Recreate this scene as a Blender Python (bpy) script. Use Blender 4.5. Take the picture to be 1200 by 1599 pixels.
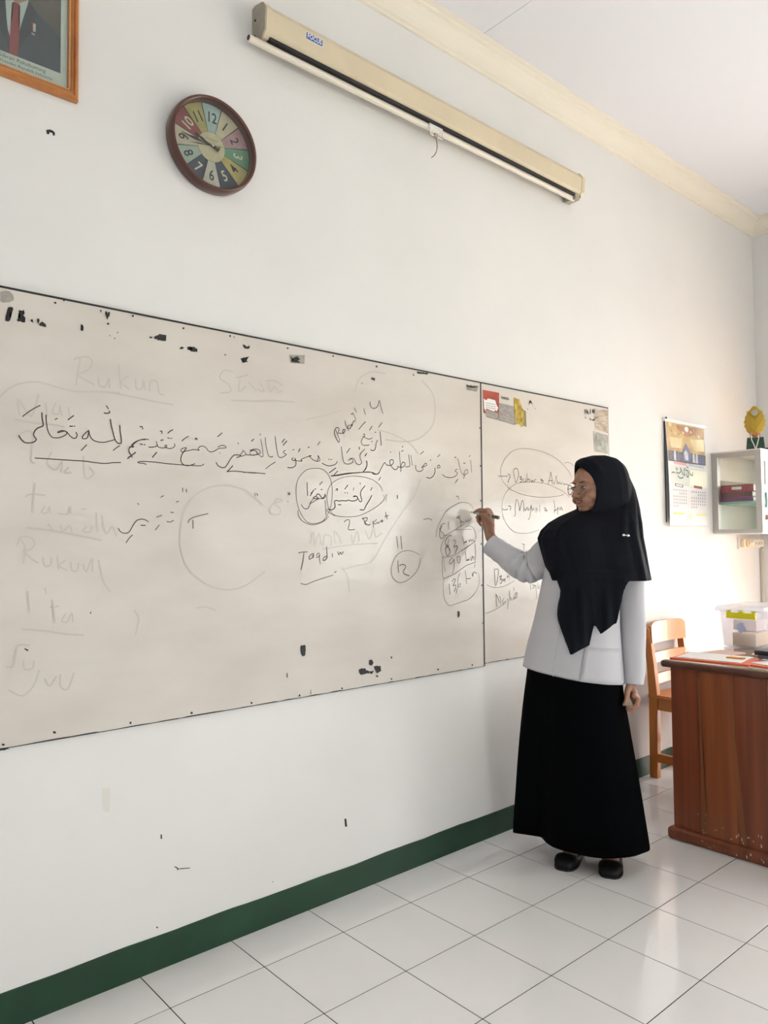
import bpy, bmesh, math, random
from mathutils import Vector, Matrix
import mathutils
random.seed(7)
scene = bpy.context.scene
for o in list(bpy.data.objects): bpy.data.objects.remove(o)
COL = scene.collection
# ------------------------------------------------------------------ camera
CAM = Vector((-0.93319, -2.17787, 1.26446))
YAW, PITCH, ROLL, FPX = 0.716623, 0.041518, -0.0085595, 1171.85
c_f = Vector((math.sin(YAW)*math.cos(PITCH), math.cos(YAW)*math.cos(PITCH), math.sin(PITCH)))
_r0 = Vector((math.cos(YAW), -math.sin(YAW), 0)); _u0 = _r0.cross(c_f)
c_r = math.cos(ROLL)*_r0 + math.sin(ROLL)*_u0
c_u = -math.sin(ROLL)*_r0 + math.cos(ROLL)*_u0
cam = bpy.data.cameras.new('camera'); camo = bpy.data.objects.new('camera', cam); COL.objects.link(camo)
cam.sensor_fit = 'VERTICAL'; cam.sensor_height = 36; cam.lens = FPX/1599*36
cam.clip_start = 0.05
M = Matrix((c_r, c_u, -c_f)).transposed().to_4x4(); M.translation = CAM
camo.matrix_world = M
scene.camera = camo
# ------------------------------------------------------------------ light
W_ = bpy.data.worlds.new('sky'); scene.world = W_; W_.use_nodes = True
bg = W_.node_tree.nodes['Background']
bg.inputs[0].default_value = (0.985, 0.99, 1.0, 1); bg.inputs[1].default_value = 14.8
scene.view_settings.view_transform = 'Standard'
try: scene.view_settings.look = 'None'
except Exception: pass
scene.view_settings.gamma = 1.0
scene.view_settings.use_curve_mapping = False
scene.view_settings.exposure = 0.0
RX, RY, RH = 4.37, -5.6, 3.46          # right wall, far (front) wall, ceiling height
LX = -2.6
# window openings: (wall, a0, a1, z0, z1)
WINS = [('right', -3.20, -1.55, 0.75, 2.75), ('right', -5.45, -3.45, 0.75, 2.75), ('right', -1.33, -0.31, 0.0, 2.2),
        ('front', -0.75, 0.25, 0.95, 1.95), ('front', 3.16, 3.44, 1.12, 1.62), ('front', 1.36, 1.56, 2.92, 3.14)]  # the wide front opening is an invented window, added as fill light
for w, a0, a1, z0, z1 in WINS:
    ld = bpy.data.lights.new('daylight', 'AREA'); ld.shape = 'RECTANGLE'
    ld.size = a1-a0; ld.size_y = z1-z0; ld.cycles.is_portal = True
    lo = bpy.data.objects.new('daylight', ld); COL.objects.link(lo)
    cc = (a0+a1)/2; zc = (z0+z1)/2
    if w == 'right': lo.location = (RX+0.1, cc, zc); lo.rotation_euler = (math.pi/2, 0, math.pi/2)
    else: lo.location = (cc, RY-0.1, zc); lo.rotation_euler = (math.pi/2, 0, 0)
    # an area lamp shines along its local -Z: turn it into the room
    d = Vector((-1,0,0)) if w == 'right' else Vector((0,1,0))
    lo.rotation_euler = d.to_track_quat('-Z', 'Y').to_euler()

# ------------------------------------------------------------------ materials
MATS = {}
def mat(name, col, rough=0.6, spec=0.5, metal=0.0, noise=0.0, scale=20, bump=0.0, bscale=60, col2=None,
        coat=0.0, stretch=None, trans=0.0, ior=1.45, emit=0, detail=4, alpha=1.0, sheen=0.0, coat_rough=0.05, bdist=0.002, sss=0):
    if name in MATS: return MATS[name]
    m = bpy.data.materials.new(name); m.use_nodes = True
    nt = m.node_tree; b = nt.nodes['Principled BSDF']
    def I(k, v):
        if k in b.inputs: b.inputs[k].default_value = v
    c = (*col, 1)
    I('Base Color', c); I('Roughness', rough); I('Specular IOR Level', spec); I('Metallic', metal)
    I('Coat Weight', coat); I('Coat Roughness', coat_rough); I('Transmission Weight', trans); I('IOR', ior); I('Alpha', alpha)
    I('Sheen Weight', sheen)
    if sss: I('Subsurface Weight', sss); I('Subsurface Radius', (1.0, .35, .2)); I('Subsurface Scale', .006)
    if emit: I('Emission Color', c); I('Emission Strength', emit)
    if noise or col2 or bump:
        tc = nt.nodes.new('ShaderNodeTexCoord'); mp = nt.nodes.new('ShaderNodeMapping')
        nt.links.new(tc.outputs['Object'], mp.inputs[0])
        if stretch: mp.inputs['Scale'].default_value = stretch
    if noise or col2:
        n = nt.nodes.new('ShaderNodeTexNoise'); n.inputs['Scale'].default_value = scale; n.inputs['Detail'].default_value = detail
        nt.links.new(mp.outputs[0], n.inputs['Vector'])
        r = nt.nodes.new('ShaderNodeValToRGB')
        r.color_ramp.elements[0].position = 0.32; r.color_ramp.elements[1].position = 0.68
        if col2: a, bb = (*col2, 1), c
        else: a, bb = tuple(x*(1-noise) for x in col)+(1,), tuple(min(1, x*(1+noise*.4)) for x in col)+(1,)
        r.color_ramp.elements[0].color = a; r.color_ramp.elements[1].color = bb
        nt.links.new(n.outputs['Fac'], r.inputs[0]); nt.links.new(r.outputs[0], b.inputs['Base Color'])
    if bump:
        n2 = nt.nodes.new('ShaderNodeTexNoise'); n2.inputs['Scale'].default_value = bscale; n2.inputs['Detail'].default_value = 3
        nt.links.new(mp.outputs[0], n2.inputs['Vector'])
        bp = nt.nodes.new('ShaderNodeBump'); bp.inputs['Strength'].default_value = bump; bp.inputs['Distance'].default_value = bdist
        nt.links.new(n2.outputs['Fac'], bp.inputs['Height']); nt.links.new(bp.outputs[0], b.inputs['Normal'])
        if coat: nt.links.new(bp.outputs[0], b.inputs['Coat Normal'])
    MATS[name] = m
    return m
WALL = mat('wall_paint', (.80,.79,.775), rough=.75, spec=.25, noise=.035, scale=1.6, bump=.25, bscale=9, bdist=.004)
CEILM = mat('ceiling_paint', (.78,.78,.81), rough=.85, spec=.2)
CORN = mat('cornice_plaster', (.82,.77,.66), rough=.6, spec=.3)
GREEN = mat('green_paint', (.017,.056,.030), rough=.42, spec=.4, noise=.25, scale=5, bump=.2, bscale=14)
TILE = mat('floor_tile', (.85,.835,.83), rough=.10, spec=.6, noise=.05, scale=2.5, bump=.06, bscale=3, bdist=.004)
GROUT = mat('grout', (.030,.019,.014), rough=1.0, spec=.0)
BOARD = mat('whiteboard_laminate', (.70,.655,.605), rough=.24, spec=.28, col2=(.615,.565,.515), scale=2.2, detail=5,
            bump=.30, bscale=1.6, bdist=.02, stretch=(1,1,2.4), coat=.22, coat_rough=.10)
BLACK = mat('black_paint', (.012,.011,.011), rough=.5)
INKM = mat('black_ink', (.035,.032,.032), rough=.5)
INK2 = mat('thin_brown_ink', (.16,.13,.115), rough=.6)
GHOST = mat('erased_ink', (.575,.53,.485), rough=.24, spec=.28, coat=.22, coat_rough=.10)
WOODO = mat('orange_wood', (.64,.24,.055), rough=.35, spec=.5, col2=(.50,.16,.033), scale=7, stretch=(1,1,.15), coat=.3)
WOODD = mat('brown_wood', (.25,.068,.028), rough=.38, spec=.45, col2=(.16,.040,.018), scale=9, stretch=(1,3,.12), coat=.25)
WOODM = mat('brown_wood_light', (.32,.098,.036), rough=.38, spec=.45, col2=(.21,.058,.022), scale=9, stretch=(1,3,.12), coat=.25)
WOODE = mat('dark_wood_edge', (.10,.033,.018), rough=.3, spec=.5, noise=.3, scale=14, coat=.3)
ALU = mat('grey_aluminium', (.50,.49,.47), rough=.4, metal=.35)
WHITEP = mat('white_plastic', (.82,.81,.78), rough=.4)
CREAM = mat('cream_plastic', (.80,.70,.50), rough=.45)
CREAMM = mat('cream_enamel', (.70,.60,.43), rough=.38, noise=.06, scale=6)
GREYCAP = mat('dusty_grey_plastic', (.42,.38,.31), rough=.7, noise=.2, scale=20)
PAPER = mat('white_paper', (.82,.81,.79), rough=.7)
def thin(name, tint, refl=.06, body=None, amount=0.0, rough=.02):
    m = bpy.data.materials.new(name); m.use_nodes = True; nt = m.node_tree; nt.nodes.clear()
    out = nt.nodes.new('ShaderNodeOutputMaterial'); tr = nt.nodes.new('ShaderNodeBsdfTransparent'); tr.inputs[0].default_value = (*tint, 1)
    gl = nt.nodes.new('ShaderNodeBsdfGlossy'); gl.inputs['Roughness'].default_value = rough
    lw = nt.nodes.new('ShaderNodeLayerWeight'); lw.inputs[0].default_value = .5
    pw = nt.nodes.new('ShaderNodeMath'); pw.operation = 'POWER'; pw.inputs[1].default_value = 5.0; nt.links.new(lw.outputs['Facing'], pw.inputs[0])
    ma = nt.nodes.new('ShaderNodeMath'); ma.operation = 'MULTIPLY_ADD'; ma.inputs[1].default_value = .6 if refl else 0; ma.inputs[2].default_value = refl*.6; nt.links.new(pw.outputs[0], ma.inputs[0])
    mx = nt.nodes.new('ShaderNodeMixShader'); nt.links.new(ma.outputs[0], mx.inputs[0])
    if amount:
        df = nt.nodes.new('ShaderNodeBsdfDiffuse'); df.inputs[0].default_value = (*body, 1)
        tl = nt.nodes.new('ShaderNodeBsdfTranslucent'); tl.inputs[0].default_value = (*body, 1)
        m3 = nt.nodes.new('ShaderNodeMixShader'); m3.inputs[0].default_value = .5; nt.links.new(df.outputs[0], m3.inputs[1]); nt.links.new(tl.outputs[0], m3.inputs[2])
        m2 = nt.nodes.new('ShaderNodeMixShader'); m2.inputs[0].default_value = amount
        nt.links.new(tr.outputs[0], m2.inputs[1]); nt.links.new(m3.outputs[0], m2.inputs[2]); nt.links.new(m2.outputs[0], mx.inputs[1])
    else: nt.links.new(tr.outputs[0], mx.inputs[1])
    nt.links.new(gl.outputs[0], mx.inputs[2]); nt.links.new(mx.outputs[0], out.inputs[0]); MATS[name] = m; return m
GLASS = thin('clear_glass', (.95,.97,.96))
SKIN = mat('skin', (.40,.215,.145), rough=.5, spec=.35, noise=.08, scale=30, sss=.15)
LIPS = mat('lip', (.30,.065,.06), rough=.38)
CLOTHW = mat('white_cotton', (.57,.565,.60), rough=.85, spec=.15, bump=.5, bscale=7, bdist=.012, sheen=.1)
CLOTHK = mat('black_scarf_cloth', (.0070,.0080,.0125), rough=.82, spec=.15, bump=.4, bscale=9, bdist=.01)
SKIRTM = mat('black_skirt_cloth', (.0016,.0018,.0024), rough=.9, spec=.06, bump=.3, bscale=6, bdist=.01)
SHOEM = mat('black_shoe_leather', (.006,.0055,.007), rough=.55, spec=.3, noise=.3, scale=60)
GOLD = mat('gold_plastic', (.50,.34,.05), rough=.35, metal=.55)
LENS = thin('lens_glass', (.96,.96,.96), .02)

# ------------------------------------------------------------------ helpers
def link(name, me, m=None, parent=None, smooth=False):
    o = bpy.data.objects.new(name, me); COL.objects.link(o)
    if m is not None:
        for mm in (m if isinstance(m, (list, tuple)) else [m]): me.materials.append(mm)
    if parent: o.parent = parent
    if smooth:
        for p in me.polygons: p.use_smooth = True
    return o
def obj(name, bm, m=None, parent=None, smooth=False, recalc=True):
    if recalc: bmesh.ops.recalc_face_normals(bm, faces=bm.faces[:])
    me = bpy.data.meshes.new(name); bm.to_mesh(me); bm.free()
    return link(name, me, m, parent, smooth)
def empty(name, label, cat, group=None):
    o = bpy.data.objects.new(name, None); COL.objects.link(o); o.empty_display_size = .1
    return tag(o, label, cat, group)
def tag(o, label, cat=None, group=None):
    o['label'] = label
    if cat: o['category'] = cat
    if group: o['group'] = group
    return o
def struct(o): o['kind'] = 'structure'; return o
def add_box(bm, x0, x1, y0, y1, z0, z1, bev=0.0, mi=0):
    r = bmesh.ops.create_cube(bm, size=1.0)
    vs = r['verts']
    for v in vs:
        v.co = Vector(((x0+x1)/2 + v.co.x*(x1-x0), (y0+y1)/2 + v.co.y*(y1-y0), (z0+z1)/2 + v.co.z*(z1-z0)))
    if bev:
        es = list({e for v in vs for e in v.link_edges})
        bmesh.ops.bevel(bm, geom=es, offset=bev, segments=2, affect='EDGES', profile=.7)
    return vs
def box(name, x0, x1, y0, y1, z0, z1, m, parent=None, bev=0.0):
    bm = bmesh.new(); add_box(bm, x0, x1, y0, y1, z0, z1, bev); return obj(name, bm, m, parent)
def loft(bm, rings, close=True, cap0=False, cap1=False):
    R = [[bm.verts.new(p) for p in r] for r in rings]
    n = len(R[0])
    for a, b in zip(R, R[1:]):
        for i in range(n if close else n-1):
            j = (i+1) % n
            try: bm.faces.new((a[i], a[j], b[j], b[i]))
            except ValueError: pass
    if cap0: bm.faces.new(R[0][::-1])
    if cap1: bm.faces.new(R[-1])
    return R
def frame_ring(c, t, rad, n=12, ref=Vector((0,0,1)), flat=1.0):
    t = t.normalized()
    if abs(t.dot(ref)) > .97: ref = Vector((1,0,0)) if abs(t.x) < .9 else Vector((0,1,0))
    a = ref.cross(t).normalized(); b = t.cross(a)
    return [c + a*math.cos(k*2*math.pi/n)*rad + b*math.sin(k*2*math.pi/n)*rad*flat for k in range(n)]
def tube(bm, pts, rads, n=12, ref=Vector((0,0,1)), caps=True, round_ends=False, flat=1.0):
    pts = [Vector(p) for p in pts]
    if not isinstance(rads, (list, tuple)): rads = [rads]*len(pts)
    rings = []
    for i, p in enumerate(pts):
        t = pts[min(i+1, len(pts)-1)] - pts[max(i-1, 0)]
        rings.append((p, t, rads[i]))
    if round_ends:
        p, t, r = rings[0]; tn = t.normalized()
        rings = [(p-tn*r*.95, t, r*.25), (p-tn*r*.7, t, r*.7)] + rings
        p, t, r = rings[-1]; tn = t.normalized()
        rings += [(p+tn*r*.7, t, r*.7), (p+tn*r*.95, t, r*.25)]
    loft(bm, [frame_ring(p, t, r, n, ref, flat) for p, t, r in rings], cap0=caps, cap1=caps)
def catmull(pts, sub=4):
    if len(pts) < 3: return pts
    P = [pts[0]] + list(pts) + [pts[-1]]; out = []
    for i in range(1, len(P)-2):
        p0, p1, p2, p3 = P[i-1:i+3]
        for k in range(sub):
            t = k/sub
            out.append(tuple(0.5*((2*b) + (-a+c)*t + (2*a-5*b+4*c-d)*t*t + (-a+3*b-3*c+d)*t**3) for a, b, c, d in zip(p0, p1, p2, p3)))
    out.append(tuple(P[-2])); return out
def ellipsoid(bm, c, rad, rot=None, sub=3):
    r = bmesh.ops.create_icosphere(bm, subdivisions=sub, radius=1.0)
    for v in r['verts']:
        p = Vector((v.co.x*rad[0], v.co.y*rad[1], v.co.z*rad[2]))
        if rot is not None: p = rot @ p
        v.co = p + Vector(c)
def poly(bm, pts, y, mi=0):
    f = bm.faces.new([bm.verts.new((x, y, z)) for x, z in pts]); f.material_index = mi; return f
def ribbon(bm, pts, w, y):
    """flat ink stroke lying on the plane of constant y; pts are (x, z)"""
    if len(pts) == 1: pts = pts*2
    n = len(pts); L, R = [], []
    for i in range(n):
        a = pts[max(i-1, 0)]; b = pts[min(i+1, n-1)]
        dx, dz = b[0]-a[0], b[1]-a[1]; l = math.hypot(dx, dz) or 1e-6
        nx, nz = -dz/l*w/2, dx/l*w/2
        ex = ez = 0
        if i == 0: ex, ez = -dx/l*w*.4, -dz/l*w*.4
        if i == n-1: ex, ez = dx/l*w*.4, dz/l*w*.4
        yy_ = y-.000006*i
        L.append(bm.verts.new((pts[i][0]+nx+ex, yy_, pts[i][1]+nz+ez))); R.append(bm.verts.new((pts[i][0]-nx+ex, yy_, pts[i][1]-nz+ez)))
    for i in range(n-1): bm.faces.new((L[i], R[i], R[i+1], L[i+1]))
def text(name, s, size, m, parent, loc, align='CENTER', shear=0.0, rot=0.0, sx=1.0, normal='-Y', bold=0.0):
    cu = bpy.data.curves.new(name, 'FONT'); cu.body = s; cu.size = size; cu.align_x = align; cu.align_y = 'CENTER'; cu.shear = shear; cu.offset = bold
    cu.resolution_u = 3
    to = bpy.data.objects.new(name, cu); COL.objects.link(to)
    bpy.context.view_layer.update()
    me = bpy.data.meshes.new_from_object(to.evaluated_get(bpy.context.evaluated_depsgraph_get()))
    bpy.data.objects.remove(to)
    for v in me.vertices:
        x, z = v.co.x*sx, v.co.y
        x, z = x*math.cos(rot)-z*math.sin(rot), x*math.sin(rot)+z*math.cos(rot)
        if normal == '-Y': v.co = Vector((loc[0]+x, loc[1], loc[2]+z))
        else: v.co = Vector((loc[0], loc[1]-x, loc[2]+z))     # facing -X
    me.materials.clear()
    return link(name, me, m, parent)
def lathe(bm, c, axis, prof, n=48, a0=0, a1=2*math.pi):
    """prof = [(radius, along-axis)], axis '-Y' or 'Z'"""
    rings = []
    for k in range(n):
        a = k*2*math.pi/n
        ring = []
        for r, h in prof:
            if axis == '-Y': ring.append(Vector((c[0]+r*math.sin(a), c[1]-h, c[2]+r*math.cos(a))))
            else: ring.append(Vector((c[0]+r*math.cos(a), c[1]+r*math.sin(a), c[2]+h)))
        rings.append(ring)
    rings.append(rings[0])
    R = [[bm.verts.new(p) for p in r] for r in rings[:-1]]; R.append(R[0])
    for a, b in zip(R, R[1:]):
        for i in range(len(prof)-1): bm.faces.new((a[i], a[i+1], b[i+1], b[i]))

# ------------------------------------------------------------------ room shell
T = 0.12
def wall_with_holes(name, plane, a0, a1, z0, z1, holes, base, thick):
    """plane 'x' (wall at x=base, spans y) or 'y'"""
    bm = bmesh.new()
    As = sorted({a0, a1, *[h[0] for h in holes], *[h[1] for h in holes]}); Zs = sorted({z0, z1, *[h[2] for h in holes], *[h[3] for h in holes]})
    for i in range(len(As)-1):
        for j in range(len(Zs)-1):
            am, zm = (As[i]+As[i+1])/2, (Zs[j]+Zs[j+1])/2
            if any(h[0] < am < h[1] and h[2] < zm < h[3] for h in holes): continue
            if plane == 'x': add_box(bm, base, base+thick, As[i], As[i+1], Zs[j], Zs[j+1])
            else: add_box(bm, As[i], As[i+1], base, base+thick, Zs[j], Zs[j+1])
    return struct(obj(name, bm, WALL))
back = struct(box('wall_back', LX-T, RX+T, 0, T, -.1, RH+.1, WALL))
wall_with_holes('wall_right', 'x', RY, 0, -.1, RH+.1, [w[1:] for w in WINS if w[0] == 'right'], RX, T)
wall_with_holes('wall_front', 'y', LX-T, RX+T, -.1, RH+.1, [w[1:] for w in WINS if w[0] == 'front'], RY-T, T)
wall_with_holes('wall_left', 'x', RY, 0, -.1, RH+.1, [], LX-T, T)
# outdoor ground beyond the windows
g = struct(box('ground', -30, 34, -40, 20, -.3, -.1, mat('yard_concrete', (.72,.70,.66), rough=.9, noise=.08, scale=2)))
# floor: grout bed + individual tiles
fl = struct(box('floor', LX, RX, RY, 0, -.06, -.0009, GROUT))
TS, TD, GAP = 0.3, 0.199, 0.0016
def tile_mesh(w, d, name='tile'):
    bm = bmesh.new(); add_box(bm, GAP, w-GAP, -d+GAP, -GAP, -.0008, .0002)
    es = [e for e in bm.edges if all(v.co.z > -.0001 for v in e.verts)]
    bmesh.ops.bevel(bm, geom=es, offset=.0003, segments=1, affect='EDGES')
    me = bpy.data.meshes.new(name); bmesh.ops.recalc_face_normals(bm, faces=bm.faces[:]); bm.to_mesh(me); bm.free(); me.materials.append(TILE); return me
full, cutrow = tile_mesh(TS, TS), tile_mesh(TS, TD)
lastw = RX-14*TS
last, lastcut = tile_mesh(lastw, TS), tile_mesh(lastw, TD)
for j in range(0, 12):
    for i in range(-4, 15):
        y = 0 if j == 0 else -TD-(j-1)*TS
        me = (lastcut if j == 0 else last) if i == 14 else (cutrow if j == 0 else full)
        o = link('tile', me, None, fl); o.location = (i*TS, y, random.uniform(-.0001, .0001))
bm = bmesh.new()
yy = -TD-11*TS
def tl(x0, x1, y0, y1): add_box(bm, x0+GAP, x1-GAP, y0+GAP, y1-GAP, -.0008, .0002)
j = 12
while True:
    y1 = -TD-(j-1)*TS; y0 = max(y1-TS, RY)
    if y1 <= RY+.001: break
    for i in range(-9, 15):
        x0 = max(i*TS, LX); x1 = min((i+1)*TS, RX)
        if x1-x0 > .01: tl(x0, x1, y0, y1)
    j += 1
for j in range(0, 12):
    y1 = 0 if j == 0 else -TD-(j-1)*TS; y0 = y1-(TD if j == 0 else TS)
    for i in range(-9, -4):
        x0 = max(i*TS, LX); x1 = (i+1)*TS
        if x1-x0 > .01: tl(x0, x1, y0, y1)
o = obj('tile_field', bm, TILE, fl); o['kind'] = 'stuff'
# ceiling: sheets with thin open joints
ce = struct(box('ceiling', LX, RX, RY, 0, RH+.006, RH+.1, mat('ceiling_joint', (.45,.44,.43), rough=.9)))
xs = [LX, -.96, 1.476, 3.916, RX]; ys = [0, -1.22, -2.44, -3.66, -4.88, RY]
for i in range(4):
    for j in range(5):
        box('ceiling_panel', xs[i]+.0012, xs[i+1]-.0012, ys[j+1]+.0012, ys[j]-.0012, RH, RH+.0058, CEILM, ce)
# cornice profile (distance from wall, drop below ceiling)
prof = [(0,.100),(.010,.100),(.012,.088),(.020,.084),(.022,.074),(.030,.058),(.044,.042),(.060,.032),(.064,.024),(.076,.022),(.080,.012),(.094,.010),(.096,0),(0,0)]
def cornice(name, p0, p1, n, mitre0=True, mitre1=True):
    """runs from p0 to p1 along a wall, n = inward normal"""
    bm = bmesh.new(); p0 = Vector(p0); p1 = Vector(p1); n = Vector(n); t = (p1-p0).normalized()
    A = [p0 + n*a + t*(a if mitre0 else 0) + Vector((0,0,RH-b)) for a, b in prof]
    B = [p1 + n*a - t*(a if mitre1 else 0) + Vector((0,0,RH-b)) for a, b in prof]
    loft(bm, [A, B], cap0=True, cap1=True); return struct(obj(name, bm, CORN))
cornice('trim_1', (LX,0,0), (RX,0,0), (0,-1,0)); cornice('trim_2', (RX,0,0), (RX,RY,0), (-1,0,0))
cornice('trim_3', (RX,RY,0), (LX,RY,0), (0,1,0)); cornice('trim_4', (LX,RY,0), (LX,0,0), (1,0,0))
# painted green skirting band, slightly proud with an uneven upper edge
def skirting(name, p0, p1, n):
    bm = bmesh.new(); p0 = Vector(p0); p1 = Vector(p1); n = Vector(n); L = (p1-p0).length; k = int(L/.05)
    rings = []
    for i in range(k+1):
        p = p0.lerp(p1, i/k); h = .098 + .0012*math.sin(i*.9)+.0015*math.sin(i*.23+2)+random.uniform(-.0007,.0007)
        rings.append([p, p+n*.004, p+n*.004+Vector((0,0,h)), p+Vector((0,0,h+.001))])
    loft(bm, rings, cap0=True, cap1=True); return struct(obj(name, bm, GREEN))
skirting('baseboard_back', (LX,0,0), (RX,0,0), (0,-1,0)); skirting('baseboard_right', (RX,0,0), (RX,-.31,0), (-1,0,0)); skirting('baseboard_right', (RX,-1.33,0), (RX,RY,0), (-1,0,0))
skirting('baseboard_left', (LX,RY,0), (LX,0,0), (1,0,0)); skirting('baseboard_front', (RX,RY,0), (LX,RY,0), (0,1,0))
# windows: frame, mullion, panes, sill; the third opening is the open doorway beside the desk
DOORWAY = WINS[2]
dr_ = bpy.data.objects.new('door_1', None); COL.objects.link(dr_); struct(dr_)
DM = mat('door_wood', (.40,.23,.12), rough=.5)
box('jamb', RX-.01, RX+T+.01, -1.33, -1.29, 0, 2.2, DM, dr_); box('jamb', RX-.01, RX+T+.01, -.35, -.31, 0, 2.2, DM, dr_); box('lintel', RX-.01, RX+T+.01, -1.29, -.35, 2.16, 2.2, DM, dr_)
lf = box('leaf', RX+T+.01, RX+T+.95, -1.37, -1.33, .01, 2.15, DM, dr_, .003)
bm = bmesh.new(); tube(bm, [(RX+T+.88,-1.36,1.0),(RX+T+.88,-1.32,1.0),(RX+T+.80,-1.32,1.0)], .008, n=8); obj('door_handle', bm, ALU, lf)
WINS = [w for w in WINS if w is not DOORWAY]
CURT = thin('cream_curtain', (.5,.5,.5), .0, (.88,.80,.66), .97, .5)
for k, (w, a0, a1, z0, z1) in enumerate(WINS):
    root = bpy.data.objects.new('window_%d' % (k+1), None); COL.objects.link(root); struct(root)
    def wb(name, a_0, a_1, d0, d1, z_0, z_1, m):
        if w == 'right': return box(name, RX+d0, RX+d1, a_0, a_1, z_0, z_1, m, root)
        return box(name, a_0, a_1, RY-d1, RY-d0, z_0, z_1, m, root)
    FM = mat('window_frame_wood', (.42,.24,.12), rough=.5)
    f = .05 if a1-a0 > 1 else .015
    wb('frame', a0, a1, .02, .08, z1-f, z1, FM); wb('frame', a0, a1, .02, .08, z0, z0+f, FM)
    wb('frame', a0, a0+f, .02, .08, z0+f, z1-f, FM); wb('frame', a1-f, a1, .02, .08, z0+f, z1-f, FM)
    n = 3 if a1-a0 > 1 else 1
    for i in range(1, n):
        a = a0+(a1-a0)*i/n; wb('mullion', a-.025, a+.025, .02, .08, z0+f, z1-f, FM)
    wb('window_sill', a0-.04, a1+.04, -.03, .02, z0-.035, z0, FM)
    for i in range(n):
        aa = a0+(a1-a0)*i/n; ab = a0+(a1-a0)*(i+1)/n; wb('pane', aa+.03, ab-.03, .048, .052, z0+f, z1-f, GLASS)
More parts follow.
